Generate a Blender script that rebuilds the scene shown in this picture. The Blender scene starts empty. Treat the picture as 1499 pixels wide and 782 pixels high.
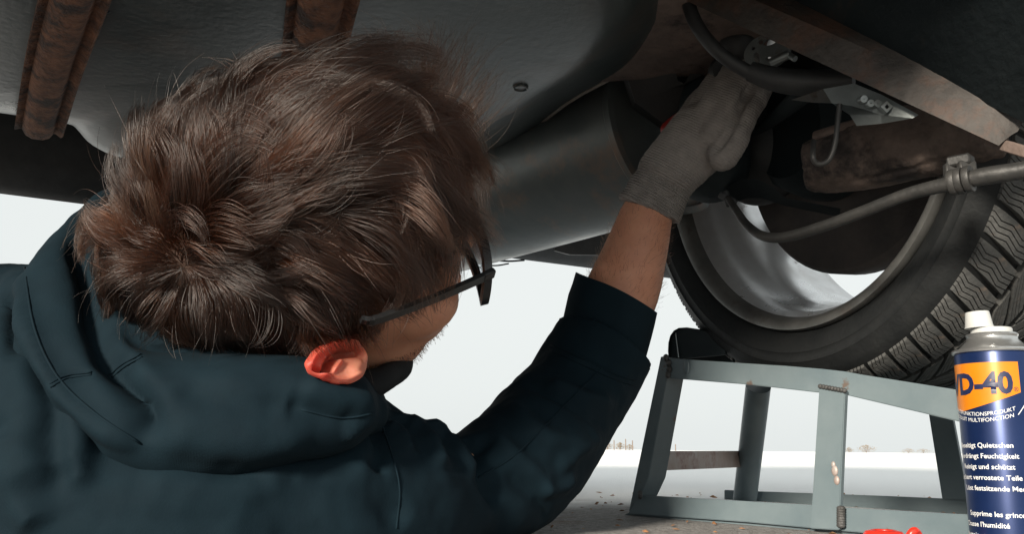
import bpy, bmesh, math, random
import numpy as np
from mathutils import Vector, Matrix, noise
from mathutils.bvhtree import BVHTree
random.seed(7); rng = np.random.default_rng(7)
scene = bpy.context.scene
C = scene.collection
R_ = math.radians

# ------------------------------------------------------------------ camera
FPX = 1300.0; W, H = 1499.0, 782.0
CAMH = 0.068
pitch = math.atan(266 / FPX); roll = R_(0.65)
fwd = Vector((0, math.cos(pitch), math.sin(pitch)))
_up0 = Vector((0, -math.sin(pitch), math.cos(pitch))); _r0 = Vector((1, 0, 0))
rgt = math.cos(roll) * _r0 + math.sin(roll) * _up0
upv = -math.sin(roll) * _r0 + math.cos(roll) * _up0
CAM = Vector((0, 0, CAMH))
cam_d = bpy.data.cameras.new('camera'); cam = bpy.data.objects.new('camera', cam_d); C.objects.link(cam)
cam_d.sensor_width = 36; cam_d.lens = 36 * FPX / W; cam_d.clip_start = 0.02; cam_d.clip_end = 9000
cam.matrix_world = Matrix(((rgt.x, upv.x, -fwd.x, 0), (rgt.y, upv.y, -fwd.y, 0), (rgt.z, upv.z, -fwd.z, CAMH), (0, 0, 0, 1)))
cam_d.dof.use_dof = False
scene.camera = cam

def ray(x, y):
    x, y = float(x), float(y)
    return fwd + ((x - W / 2) / FPX) * rgt - ((y - H / 2) / FPX) * upv
def P(x, y, d):
    """surveyed point: photo bearing (x, y) at distance d along the optical axis"""
    return CAM + d * ray(x, y)
def PZ(x, y, z):
    r = ray(x, y); return CAM + r * ((z - CAMH) / r.z)

# ------------------------------------------------------------------ world + sun
SUN_EL, SUN_AZ = R_(18), R_(-150)          # azimuth measured from +Y towards +X
world = bpy.data.worlds.new('World'); scene.world = world; world.use_nodes = True
nt = world.node_tree; nt.nodes.clear()
o_ = nt.nodes.new('ShaderNodeOutputWorld'); bg = nt.nodes.new('ShaderNodeBackground')
sky = nt.nodes.new('ShaderNodeTexSky'); sky.sky_type = 'NISHITA'; sky.sun_disc = False
sky.sun_elevation = SUN_EL; sky.sun_rotation = SUN_AZ; sky.dust_density = 3.0; sky.air_density = 1.0
hs = nt.nodes.new('ShaderNodeHueSaturation'); hs.inputs['Saturation'].default_value = 0.10
mx = nt.nodes.new('ShaderNodeMix'); mx.data_type = 'RGBA'; mx.inputs[0].default_value = 0.90
mx.inputs[7].default_value = (5.3, 5.56, 5.5, 1)
nt.links.new(sky.outputs[0], hs.inputs['Color']); nt.links.new(hs.outputs[0], mx.inputs[6])
nt.links.new(mx.outputs[2], bg.inputs['Color']); bg.inputs['Strength'].default_value = 0.05
nt.links.new(bg.outputs[0], o_.inputs[0])
sun_d = bpy.data.lights.new('sun', 'SUN'); sun_d.energy = 2.3; sun_d.angle = R_(10); sun_d.color = (1, 0.90, 0.77)
sun = bpy.data.objects.new('sun', sun_d); C.objects.link(sun)
_s = Vector((math.sin(SUN_AZ) * math.cos(SUN_EL), math.cos(SUN_AZ) * math.cos(SUN_EL), math.sin(SUN_EL)))
sun.rotation_euler = (-_s).to_track_quat('-Z', 'Y').to_euler(); sun.location = _s * 30
vs = scene.view_settings; vs.view_transform = 'Standard'; vs.look = 'None'; vs.exposure = 1.7; vs.gamma = 1.0
scene.cycles.max_bounces = 8; scene.cycles.diffuse_bounces = 4; scene.cycles.transparent_max_bounces = 8
scene.cycles.use_denoising = True

# ------------------------------------------------------------------ helpers
def tag(o, label=None, cat=None, group=None, kind=None):
    if label: o['label'] = label
    if cat: o['category'] = cat
    if group: o['group'] = group
    if kind: o['kind'] = kind
    return o
def thing(name, label, cat, loc=(0, 0, 0), group=None):
    o = bpy.data.objects.new(name, None); C.objects.link(o); o.location = loc; o.empty_display_size = .05
    return tag(o, label, cat, group)
def adopt(o, parent):
    o.parent = parent                          # meshes are modelled in world space; only Empties carry an offset
    o.matrix_parent_inverse = Matrix.Translation(-Vector(parent.get('base', parent.location)))
    return o
def smooth(me, ang=None):
    me.shade_smooth() if ang is None else me.set_sharp_from_angle(angle=R_(ang))
def obj(name, bm, mat, parent=None, ang=40, sm=True):
    if isinstance(bm, bmesh.types.BMesh):
        bmesh.ops.recalc_face_normals(bm, faces=bm.faces[:])
        me = bpy.data.meshes.new(name); bm.to_mesh(me); bm.free()
    else: me = bm
    for m in (mat if isinstance(mat, (list, tuple)) else [mat]): me.materials.append(m)
    if sm:
        me.shade_smooth()
        if ang: me.set_sharp_from_angle(angle=R_(ang))
    o = bpy.data.objects.new(name, me); C.objects.link(o)
    if parent is not None: adopt(o, parent)
    return o
def frame_of(d, hint=(0, 0, 1)):
    d = Vector(d).normalized(); h = Vector(hint)
    if abs(d.dot(h.normalized())) > .98: h = Vector((0, 1, 0))
    a = d.cross(h).normalized(); b = a.cross(d).normalized()
    return d, a, b                        # d along, a side, b up
def add_box(bm, p, q, w, h, hint=(0, 0, 1), bev=0.0, segs=1):
    """bar from p to q, w across (side), h along 'up'"""
    p, q = Vector(p), Vector(q); d, a, b = frame_of(q - p, hint)
    vs_ = []
    for e in (p, q):
        for s, t in ((-1, -1), (1, -1), (1, 1), (-1, 1)):
            vs_.append(bm.verts.new(e + a * s * w / 2 + b * t * h / 2))
    fs = [bm.faces.new(vs_[0:4][::-1]), bm.faces.new(vs_[4:8])]
    for k in range(4): fs.append(bm.faces.new((vs_[k], vs_[(k + 1) % 4], vs_[4 + (k + 1) % 4], vs_[4 + k])))
    if bev:
        es = list({e for f in fs for e in f.edges})
        bmesh.ops.bevel(bm, geom=es, offset=bev, segments=segs, affect='EDGES', profile=.6)
def catmull(pts, n):
    pts = [np.array(p, float) for p in pts]; out = []
    P_ = [2 * pts[0] - pts[1]] + pts + [2 * pts[-1] - pts[-2]]
    for i in range(1, len(P_) - 2):
        for k in range(n):
            t = k / n; a, b, c, d = P_[i - 1], P_[i], P_[i + 1], P_[i + 2]
            out.append(.5 * (2 * b + (c - a) * t + (2 * a - 5 * b + 4 * c - d) * t * t + (3 * b - a - 3 * c + d) * t ** 3))
    out.append(pts[-1]); return out
def add_tube(bm, pts, rad, seg=12, n=6, hint=(0, 0, 1), squash=1.0, caps=True, dome=False):
    """smooth tube through pts; rad is a number or one radius per point; squash scales the 'up' axis"""
    r = [rad] * len(pts) if np.isscalar(rad) else list(rad)
    q = catmull([list(p) + [rr] for p, rr in zip(pts, r)], n) if len(pts) > 2 or n > 1 else [np.array(list(p) + [rr]) for p, rr in zip(pts, r)]
    rings = []; N = len(q); prev = None
    cen = [Vector(v[:3]) for v in q]; rr = [max(1e-5, v[3]) for v in q]
    if dome:
        d0 = (cen[0] - cen[1]).normalized(); d1 = (cen[-1] - cen[-2]).normalized()
        pre = [(cen[0] + d0 * rr[0] * math.sin(t), rr[0] * math.cos(t)) for t in (1.45, 1.1, .7, .35)]
        post = [(cen[-1] + d1 * rr[-1] * math.sin(t), rr[-1] * math.cos(t)) for t in (.35, .7, 1.1, 1.45)]
        cen = [a for a, b in pre] + cen + [a for a, b in post]; rr = [b for a, b in pre] + rr + [b for a, b in post]; N = len(cen)
    for i in range(N):
        d = (cen[min(i + 1, N - 1)] - cen[max(i - 1, 0)])
        if d.length < 1e-9: d = Vector((0, 0, 1))
        d.normalize()
        if prev is None: _, a, b = frame_of(d, hint)
        else:
            a = prev - d * prev.dot(d); a.normalize(); b = a.cross(d).normalized()
        prev = a
        rings.append([bm.verts.new(cen[i] + a * rr[i] * math.cos(2 * math.pi * k / seg) + b * rr[i] * squash * math.sin(2 * math.pi * k / seg)) for k in range(seg)])
    for i in range(N - 1):
        for k in range(seg):
            bm.faces.new((rings[i][k], rings[i][(k + 1) % seg], rings[i + 1][(k + 1) % seg], rings[i + 1][k]))
    if caps: bm.faces.new(rings[0][::-1]); bm.faces.new(rings[-1])
def add_lathe(bm, prof, org, axis, seg=48, hint=(0, 0, 1), arc=None, close=False):
    """prof: (radius, distance along axis)"""
    d, a, b = frame_of(axis, hint); org = Vector(org); rings = []
    rng_ = [2 * math.pi * k / seg for k in range(seg)] if arc is None else [arc[0] + (arc[1] - arc[0]) * k / seg for k in range(seg + 1)]
    for r, z in prof:
        rings.append([bm.verts.new(org + d * z + a * r * math.cos(t) + b * r * math.sin(t)) for t in rng_])
    n = len(rng_); m = n if arc is None else n - 1
    R = len(rings)
    for i in range(R if close else R - 1):
        A, B = rings[i], rings[(i + 1) % R]
        for k in range(m):
            try: bm.faces.new((A[k], A[(k + 1) % n], B[(k + 1) % n], B[k]))
            except ValueError: pass
    return rings
def add_ell(bm, c, ax, sub=3):
    """ellipsoid with semi-axis vectors ax"""
    m = Matrix((ax[0], ax[1], ax[2])).transposed().to_4x4(); m.translation = Vector(c)
    bmesh.ops.create_icosphere(bm, subdivisions=sub, radius=1.0, matrix=m)
def add_prism(bm, pts, off):
    """flat polygon pts extruded by vector off"""
    a = [bm.verts.new(Vector(p)) for p in pts]; b = [bm.verts.new(Vector(p) + Vector(off)) for p in pts]
    n = len(a); bm.faces.new(a[::-1]); bm.faces.new(b)
    for k in range(n): bm.faces.new((a[k], a[(k + 1) % n], b[(k + 1) % n], b[k]))
def fuse(bm, voxel, iters=4, fac=.5):
    """one continuous surface out of overlapping closed shapes"""
    bmesh.ops.recalc_face_normals(bm, faces=bm.faces[:])
    me = bpy.data.meshes.new('tmp'); bm.to_mesh(me); bm.free()
    o = bpy.data.objects.new('tmp', me); C.objects.link(o)
    m = o.modifiers.new('r', 'REMESH'); m.mode = 'VOXEL'; m.voxel_size = voxel
    if iters:
        s = o.modifiers.new('s', 'SMOOTH'); s.iterations = iters; s.factor = fac
    dg = bpy.context.evaluated_depsgraph_get()
    out = bpy.data.meshes.new_from_object(o.evaluated_get(dg), depsgraph=dg)
    bpy.data.objects.remove(o); bpy.data.meshes.remove(me)
    return out
def get_co(me):
    a = np.empty(len(me.vertices) * 3); me.vertices.foreach_get('co', a); return a.reshape(-1, 3)
def get_no(me):
    a = np.empty(len(me.vertices) * 3); me.vertex_normals.foreach_get('vector', a); return a.reshape(-1, 3)
def set_co(me, co):
    me.vertices.foreach_set('co', co.ravel()); me.update()
def seg_dist(co, pts):
    best = np.full(len(co), 9.); par = np.zeros(len(co)); n = len(pts) - 1
    for i in range(n):
        a, b = np.array(pts[i]), np.array(pts[i + 1]); ab = b - a
        t = np.clip(((co - a) @ ab) / max(1e-12, ab @ ab), 0, 1)
        d = np.linalg.norm(co - (a + t[:, None] * ab), axis=1)
        k = d < best; best[k] = d[k]; par[k] = (i + t[k]) / n
    return best, par
def folds(me, lst, gain=1.0):
    """cloth folds: each (bearings on the cloth, height, width) raises (or sinks) a ridge along that line of the surface"""
    co = get_co(me)
    bvh = BVHTree.FromPolygons([tuple(c) for c in co], [tuple(p.vertices) for p in me.polygons])
    no = get_no(me); disp = np.zeros(len(co))
    for line, amp, wid in lst:
        q = catmull(line, 5); pts = []
        for x, y in q:
            h = bvh.ray_cast(CAM, ray(x, y).normalized())
            if h[0] is not None: pts.append(h[0])
        if len(pts) < 2: continue
        d, t = seg_dist(co, pts)
        disp += gain * amp * np.exp(-(d / wid) ** 2) * np.clip(np.minimum(t, 1 - t) * 6 + .15, 0, 1)
    set_co(me, co + no * disp[:, None])
def wrinkle(me, scale, amp, seed=0):
    co = get_co(me); no = get_no(me)
    d = np.array([noise.noise(Vector((c * scale) + seed)) for c in co])
    set_co(me, co + no * (amp * d)[:, None])

# ------------------------------------------------------------------ materials
def mat(name, c1, c2=None, scale=20, rough=.6, metal=0.0, bump=0.0, bscale=None, c3=None, c3scale=None, c3lo=.55, c3hi=.65,
        spec=.5, detail=6, stretch=None, rough2=None, bdist=.002):
    m = bpy.data.materials.new(name); m.use_nodes = True; n = m.node_tree; b = n.nodes['Principled BSDF']
    L = n.links.new
    tc = n.nodes.new('ShaderNodeTexCoord'); src = tc.outputs['Object']
    if stretch:
        mp = n.nodes.new('ShaderNodeMapping'); mp.inputs['Scale'].default_value = stretch; L(src, mp.inputs[0]); src = mp.outputs[0]
    col = None
    b.inputs['Base Color'].default_value = (*c1, 1); b.inputs['Roughness'].default_value = rough
    b.inputs['Metallic'].default_value = metal; b.inputs['Specular IOR Level'].default_value = spec
    if c2 is not None:
        nz = n.nodes.new('ShaderNodeTexNoise'); nz.inputs['Scale'].default_value = scale; nz.inputs['Detail'].default_value = detail; nz.inputs['Roughness'].default_value = .62
        L(src, nz.inputs['Vector'])
        rp = n.nodes.new('ShaderNodeValToRGB'); rp.color_ramp.elements[0].position = .33; rp.color_ramp.elements[1].position = .67
        rp.color_ramp.elements[0].color = (*c1, 1); rp.color_ramp.elements[1].color = (*c2, 1)
        L(nz.outputs[0], rp.inputs[0]); col = rp.outputs[0]
        if rough2 is not None:
            mr = n.nodes.new('ShaderNodeMapRange'); mr.inputs[1].default_value = .35; mr.inputs[2].default_value = .65
            mr.inputs[3].default_value = rough; mr.inputs[4].default_value = rough2
            L(nz.outputs[0], mr.inputs[0]); L(mr.outputs[0], b.inputs['Roughness'])
    if c3 is not None:
        n3 = n.nodes.new('ShaderNodeTexNoise'); n3.inputs['Scale'].default_value = c3scale or scale * .4; n3.inputs['Detail'].default_value = 8; n3.inputs['Roughness'].default_value = .7
        L(src, n3.inputs['Vector'])
        r3 = n.nodes.new('ShaderNodeValToRGB'); r3.color_ramp.elements[0].position = c3lo; r3.color_ramp.elements[1].position = c3hi
        L(n3.outputs[0], r3.inputs[0])
        mx_ = n.nodes.new('ShaderNodeMix'); mx_.data_type = 'RGBA'; mx_.inputs[6].default_value = (*c1, 1); mx_.inputs[7].default_value = (*c3, 1)
        L(r3.outputs[0], mx_.inputs[0])
        if col is not None: L(col, mx_.inputs[6])
        col = mx_.outputs[2]
        if metal > 0:
            mm = n.nodes.new('ShaderNodeMath'); mm.operation = 'MULTIPLY_ADD'; mm.inputs[1].default_value = -metal; mm.inputs[2].default_value = metal
            L(r3.outputs[0], mm.inputs[0]); L(mm.outputs[0], b.inputs['Metallic'])
    if col is not None: L(col, b.inputs['Base Color'])
    if bump:
        nb = n.nodes.new('ShaderNodeTexNoise'); nb.inputs['Scale'].default_value = bscale or scale * 3; nb.inputs['Detail'].default_value = 5
        L(src, nb.inputs['Vector'])
        bp = n.nodes.new('ShaderNodeBump'); bp.inputs['Strength'].default_value = bump; bp.inputs['Distance'].default_value = bdist
        L(nb.outputs[0], bp.inputs['Height']); L(bp.outputs[0], b.inputs['Normal'])
    return m
def add_wave(m, scale, strength, dist=.001, direction='X', vec=None, kind='BANDS', distortion=1.0):
    n = m.node_tree; b = n.nodes['Principled BSDF']; L = n.links.new
    tc = n.nodes.new('ShaderNodeTexCoord'); w = n.nodes.new('ShaderNodeTexWave'); w.wave_type = kind; w.bands_direction = direction
    w.inputs['Scale'].default_value = scale; w.inputs['Distortion'].default_value = distortion; w.inputs['Detail'].default_value = 1
    src = tc.outputs['Object']
    if vec:
        mp = n.nodes.new('ShaderNodeMapping'); mp.inputs['Rotation'].default_value = vec; L(src, mp.inputs[0]); src = mp.outputs[0]
    L(src, w.inputs['Vector'])
    bp = n.nodes.new('ShaderNodeBump'); bp.inputs['Strength'].default_value = strength; bp.inputs['Distance'].default_value = dist
    old = b.inputs['Normal'].links[0].from_socket if b.inputs['Normal'].links else None
    if old: L(old, bp.inputs['Normal'])
    L(w.outputs['Fac'], bp.inputs['Height']); L(bp.outputs[0], b.inputs['Normal'])

M = {}
M['undercoat'] = mat('undercoat', (.010, .016, .019), (.021, .029, .032), 9, .7, 0, .2, 150, c3=(.055, .042, .033), c3scale=7, c3lo=.60, c3hi=.78, spec=.25)
M['tank'] = mat('tank', (.020, .032, .035), (.042, .056, .057), 7, .27, 0, .16, 150, c3=(.085, .065, .05), c3scale=6, c3lo=.56, c3hi=.80, rough2=.42, spec=.8)
M['rust'] = mat('rust', (.07, .028, .015), (.25, .105, .05), 75, .85, 0, 1.0, 260, c3=(.035, .018, .014), c3scale=30, c3lo=.5, c3hi=.62, bdist=.003)
M['muffler'] = mat('muffler', (.085, .105, .107), (.15, .162, .158), 8, .28, .3, .15, 120, c3=(.22, .15, .11), c3scale=13, c3lo=.52, c3hi=.68, rough2=.5)
M['dirtysteel'] = mat('dirtysteel', (.026, .0235, .0215), (.060, .052, .046), 35, .7, 0, .7, 160, c3=(.085, .045, .03), c3scale=14, c3lo=.48, c3hi=.62)
M['brownmetal'] = mat('brownmetal', (.085, .062, .052), (.17, .125, .105), 28, .8, 0, .8, 130, c3=(.03, .022, .02), c3scale=16, c3lo=.52, c3hi=.64)
M['blackrubber'] = mat('blackrubber', (.016, .018, .019), (.028, .029, .030), 40, .55, 0, .2, 200)
M['zinc'] = mat('zinc', (.30, .33, .33), (.20, .22, .22), 30, .38, .7, .15, 120, c3=(.09, .06, .045), c3scale=20, c3lo=.6, c3hi=.7)
M['tyre'] = mat('tyre', (.010, .0115, .0125), (.018, .0195, .020), 26, .58, 0, .25, 260, c3=(.020, .0205, .0205), c3scale=22, c3lo=.6, c3hi=.8, spec=.22)
M['tread'] = mat('tread', (.055, .058, .057), (.095, .096, .092), 55, .75, 0, .4, 260, c3=(.17, .13, .10), c3scale=35, c3lo=.6, c3hi=.75)
M['rim'] = mat('rim', (.80, .82, .84), (.62, .62, .62), 16, .24, .65, .08, 90, c3=(.13, .10, .08), c3scale=13, c3lo=.62, c3hi=.72, rough2=.42)
M['rimlip'] = mat('rimlip', (.13, .132, .127), (.22, .222, .212), 30, .45, .6, .15, 120, c3=(.08, .06, .05), c3scale=24, c3lo=.56, c3hi=.7)
M['disc'] = mat('disc', (.026, .023, .022), (.052, .043, .039), 25, .75, .1, .5, 120)
M['ramp'] = mat('ramp', (.100, .136, .152), (.140, .178, .192), 12, .36, 0, .12, 90, c3=(.11, .085, .07), c3scale=34, c3lo=.655, c3hi=.69, rough2=.48)
M['rampworn'] = mat('rampworn', (.36, .33, .31), (.30, .22, .19), 22, .5, .2, .3, 120, c3=(.20, .09, .07), c3scale=18, c3lo=.55, c3hi=.66)
M['weld'] = mat('weld', (.05, .05, .048), (.10, .10, .1), 90, .6, .4, .8, 300)
M['jacket'] = mat('jacket', (.0022, .0092, .0145), (.0036, .0130, .0195), 30, .85, 0, .25, 900, spec=.16, bdist=.0006)
def knit(m, axis, pitch_, amp, org=None):
    n = m.node_tree; L = n.links.new; b = n.nodes['Principled BSDF']; tc = n.nodes.new('ShaderNodeTexCoord'); ax = Vector(axis).normalized(); _, s1, s2 = frame_of(ax)
    hs_ = []
    for v, p in ((ax, pitch_), ((s1 + s2 * .4).normalized(), pitch_ * 1.25)):
        d = n.nodes.new('ShaderNodeVectorMath'); d.operation = 'DOT_PRODUCT'; d.inputs[1].default_value = v; L(tc.outputs['Object'], d.inputs[0])
        k = n.nodes.new('ShaderNodeMath'); k.operation = 'MULTIPLY'; k.inputs[1].default_value = 6.2832 / p; L(d.outputs['Value'], k.inputs[0])
        q = n.nodes.new('ShaderNodeMath'); q.operation = 'SINE'; L(k.outputs[0], q.inputs[0]); hs_.append(q.outputs[0])
    ad = n.nodes.new('ShaderNodeMath'); ad.operation = 'MULTIPLY_ADD'; ad.inputs[1].default_value = .5; L(hs_[1], ad.inputs[0]); L(hs_[0], ad.inputs[2])
    bp = n.nodes.new('ShaderNodeBump'); bp.inputs['Strength'].default_value = 1.0; bp.inputs['Distance'].default_value = amp; L(ad.outputs[0], bp.inputs['Height'])
    if org is not None:
        d = n.nodes.new('ShaderNodeVectorMath'); d.operation = 'DOT_PRODUCT'; d.inputs[1].default_value = ax; L(tc.outputs['Object'], d.inputs[0])
        q = n.nodes.new('ShaderNodeMapRange'); c0 = Vector(org).dot(ax); q.inputs[1].default_value = c0 + .03; q.inputs[2].default_value = c0 + .06; q.inputs[3].default_value = 1.0; q.inputs[4].default_value = .28
        L(d.outputs['Value'], q.inputs[0]); L(q.outputs[0], bp.inputs['Strength'])
    if b.inputs['Normal'].links: L(b.inputs['Normal'].links[0].from_socket, bp.inputs['Normal'])
    L(bp.outputs[0], b.inputs['Normal'])
add_wave(M['jacket'], 420, .08, .0004, 'DIAGONAL', distortion=.5)
M['collar'] = mat('collar', (.008, .010, .012), (.013, .015, .017), 60, .8, 0, .3, 500, spec=.3)
M['trousers'] = mat('trousers', (.02, .024, .03), (.03, .034, .042), 30, .85, 0, .3, 400)
M['glove'] = mat('glove', (.205, .188, .176), (.265, .243, .226), 90, .9, 0, .6, 520, spec=.2, c3=(.15, .135, .126), c3scale=26, c3lo=.6, c3hi=.85, bdist=.001)
knit(M['glove'], P(985, 248, .862) - P(951, 308, .862), .0026, .0006, P(951, 308, .862))
M['shoe'] = mat('shoe', (.02, .018, .017), (.035, .03, .027), 30, .6, 0, .3, 200)
M['plastic'] = mat('plastic', (.010, .011, .012), (.014, .015, .016), 30, .3)
M['red'] = mat('red', (.72, .035, .018), (.66, .03, .016), 60, .32)
M['toolred'] = mat('toolred', (.28, .018, .012), (.2, .012, .01), 60, .4)

def skin_mat(name, c1, c2, sss, rad, tl=0.0, tcol=(1, .1, .05)):
    m = mat(name, c1, c2, 55, .48, 0, .25, 700, bdist=.0008, spec=.4); b = m.node_tree.nodes['Principled BSDF']
    b.inputs['Subsurface Weight'].default_value = sss; b.inputs['Subsurface Radius'].default_value = rad; b.inputs['Subsurface Scale'].default_value = .012
    if tl:
        n = m.node_tree; t = n.nodes.new('ShaderNodeBsdfTranslucent'); t.inputs[0].default_value = (*tcol, 1)
        x = n.nodes.new('ShaderNodeMixShader'); x.inputs[0].default_value = tl
        n.links.new(b.outputs[0], x.inputs[1]); n.links.new(t.outputs[0], x.inputs[2]); n.links.new(x.outputs[0], n.nodes['Material Output'].inputs[0])
    return m
M['skin'] = skin_mat('skin', (.56, .28, .18), (.49, .225, .14), .25, (1, .25, .12))
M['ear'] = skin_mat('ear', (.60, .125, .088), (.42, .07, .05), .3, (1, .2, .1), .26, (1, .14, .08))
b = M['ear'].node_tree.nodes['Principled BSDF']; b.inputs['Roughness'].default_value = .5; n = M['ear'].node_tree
_a = n.nodes.new('ShaderNodeAttribute'); _a.attribute_name = 'backlit_red'; _m = n.nodes.new('ShaderNodeMix'); _m.data_type = 'RGBA'; _m.inputs[6].default_value = (.56, .25, .165, 1)  # backlit ear glow painted into the base colour: red rim, skin tone by the lobe
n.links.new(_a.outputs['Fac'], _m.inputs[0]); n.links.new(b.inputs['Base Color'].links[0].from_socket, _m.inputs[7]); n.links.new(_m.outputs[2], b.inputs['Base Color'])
M['scalp'] = mat('scalp', (.035, .02, .014), (.055, .03, .02), 60, .8)
mh = bpy.data.materials.new('hair'); mh.use_nodes = True; n = mh.node_tree; n.nodes.clear()
ho = n.nodes.new('ShaderNodeOutputMaterial'); hb = n.nodes.new('ShaderNodeBsdfHairPrincipled'); hb.parametrization = 'COLOR'
hb.inputs['Roughness'].default_value = .26; hb.inputs['Radial Roughness'].default_value = .4; hb.inputs['Random Roughness'].default_value = .2
at_ = n.nodes.new('ShaderNodeAttribute'); at_.attribute_name = 'tone'
hr_ = n.nodes.new('ShaderNodeValToRGB'); hr_.color_ramp.elements[0].color = (.0026, .0012, .0008, 1); hr_.color_ramp.elements[1].color = (.030, .0104, .0046, 1)
n.links.new(at_.outputs['Fac'], hr_.inputs[0]); n.links.new(hr_.outputs[0], hb.inputs['Color'])
n.links.new(hb.outputs[0], ho.inputs[0]); M['hair'] = mh
mg = bpy.data.materials.new('lens_glass'); mg.use_nodes = True; b = mg.node_tree.nodes['Principled BSDF']
b.inputs['Transmission Weight'].default_value = 1; b.inputs['Roughness'].default_value = .02; b.inputs['IOR'].default_value = 1.52; b.inputs['Base Color'].default_value = (.93, .97, 1, 1)
M['glass'] = mg

# ------------------------------------------------------------------ ground, far field
def ground():
    bm = bmesh.new(); rr = [0.0, .35, .7, 1.2, 2, 4, 8, 16, 40, 120, 400, 1500, 5000]; seg = 64
    c = bm.verts.new((0, 1, 0)); prev = None
    for r in rr[1:]:
        ring = [bm.verts.new((r * math.cos(2 * math.pi * k / seg), 1 + r * math.sin(2 * math.pi * k / seg), 0)) for k in range(seg)]
        for k in range(seg):
            if prev is None: bm.faces.new((c, ring[k], ring[(k + 1) % seg]))
            else: bm.faces.new((prev[k], ring[k], ring[(k + 1) % seg], prev[(k + 1) % seg]))
        prev = ring
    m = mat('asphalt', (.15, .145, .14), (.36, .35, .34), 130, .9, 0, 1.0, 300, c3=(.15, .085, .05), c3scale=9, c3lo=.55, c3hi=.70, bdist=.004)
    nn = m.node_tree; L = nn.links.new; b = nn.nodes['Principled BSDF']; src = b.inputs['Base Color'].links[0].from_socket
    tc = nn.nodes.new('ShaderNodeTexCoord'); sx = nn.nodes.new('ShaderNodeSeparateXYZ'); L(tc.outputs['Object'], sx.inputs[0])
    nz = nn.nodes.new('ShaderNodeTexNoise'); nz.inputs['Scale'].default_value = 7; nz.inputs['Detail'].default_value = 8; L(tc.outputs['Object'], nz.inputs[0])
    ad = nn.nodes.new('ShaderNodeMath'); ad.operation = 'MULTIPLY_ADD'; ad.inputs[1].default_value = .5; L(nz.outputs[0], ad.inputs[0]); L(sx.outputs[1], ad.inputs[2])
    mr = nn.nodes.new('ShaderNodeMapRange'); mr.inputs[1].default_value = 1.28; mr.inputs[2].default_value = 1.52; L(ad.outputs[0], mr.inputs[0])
    mx_ = nn.nodes.new('ShaderNodeMix'); mx_.data_type = 'RGBA'; mx_.inputs[7].default_value = (.84, .85, .85, 1); L(src, mx_.inputs[6]); L(mr.outputs[0], mx_.inputs[0])  # bright ground beyond the car's shade, painted as a paler base colour
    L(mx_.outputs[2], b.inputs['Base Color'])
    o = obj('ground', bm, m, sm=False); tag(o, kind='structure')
ground()

def litter():
    """dry leaf crumbs and grit lying on the asphalt"""
    bm = bmesh.new()
    for k in range(420):
        x = random.uniform(-.35, .75); y = random.uniform(.55, 1.5)
        s = random.uniform(.001, .0034) * (1 if k % 5 else 1.6)
        a = random.uniform(0, 6.28); d = Vector((math.cos(a), math.sin(a), 0)); e = Vector((-d.y, d.x, 0)); z = .001
        c = Vector((x, y, z)); h = s * random.uniform(.2, .8)
        v = [bm.verts.new(c + d * s * 1.4), bm.verts.new(c + e * s * .7 + Vector((0, 0, h))), bm.verts.new(c - d * s * 1.3 + Vector((0, 0, h * .4))), bm.verts.new(c - e * s * .7)]
        t = bm.verts.new(c + Vector((0, 0, h * 1.1)))
        for i in range(4): bm.faces.new((v[i], v[(i + 1) % 4], t))
        bm.faces.new(v[::-1])
    m = mat('leaf_litter', (.20, .09, .04), (.38, .20, .09), 40, .8, c3=(.10, .08, .07), c3scale=22)
    o = obj('leaf_litter', bm, m, sm=False); tag(o, 'brown leaf crumbs and grit scattered on the asphalt', 'leaf litter', kind='stuff')
litter()

M['shrub'] = mat('shrub', (.16, .115, .07), (.24, .17, .09), 2, .9)
M['bark'] = mat('bark', (.14, .11, .09), (.2, .16, .13), 3, .9)
def far_shrub(px, wpx, hpx, dist, label, name='shrub'):
    hz = H / 2 + 266 + (px - W / 2) * math.tan(roll)
    c = PZ(px, hz + CAMH * FPX / dist, 0); s = dist / FPX; t = thing(name, label, 'shrub', c, 'shrubs on the far edge of the field')
    h, w = hpx * s, wpx * s
    bm = bmesh.new()
    for k in range(5): add_tube(bm, [c, c + Vector((random.uniform(-.25, .25) * w, random.uniform(-.2, .2) * w, h * random.uniform(.5, .9)))], [h * .025, h * .008], 5, 2)
    obj('trunk', bm, M['bark'], t)
    bm = bmesh.new()
    for k in range(320):
        u = random.gauss(0, .30); v = random.random() ** .7
        q = c + Vector((u * w, random.gauss(0, .2) * w, h * (.02 + .9 * v * (1 - min(1, abs(u)) * .6))))
        r = h * random.uniform(.03, .065); n1 = Vector((random.gauss(0, 1), random.gauss(0, 1), random.gauss(0, 1))).normalized()
        _, a, b_ = frame_of(n1); vs_ = [bm.verts.new(q + a * r), bm.verts.new(q + b_ * r * .7), bm.verts.new(q - a * r), bm.verts.new(q - b_ * r * .7)]
        bm.faces.new(vs_)
    obj('crown', bm, M['shrub'], t, sm=False)
for px, w_, h_, lab in ((890, 14, 12, 'low brown shrub on the far field edge beside the raised sleeve'), (908, 12, 13, 'brown shrub between thin posts left of the ramp'),
                        (922, 10, 10, 'small brown shrub just left of the ramp corner'), (675, 12, 12, 'tiny shrub on the horizon between collar and sleeve'),
                        (1243, 10, 9, 'small shrub right beside the middle post of the ramp'), (1268, 22, 13, 'largest brown bush seen between the ramp posts'),
                        (1330, 16, 8, 'low brown shrub left of the tallest shrub near the rear right post'), (1352, 20, 8, 'long low brown shrub against the rear right post of the ramp')):
    far_shrub(px, w_, h_, 140 + random.uniform(-10, 10), lab)
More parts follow.
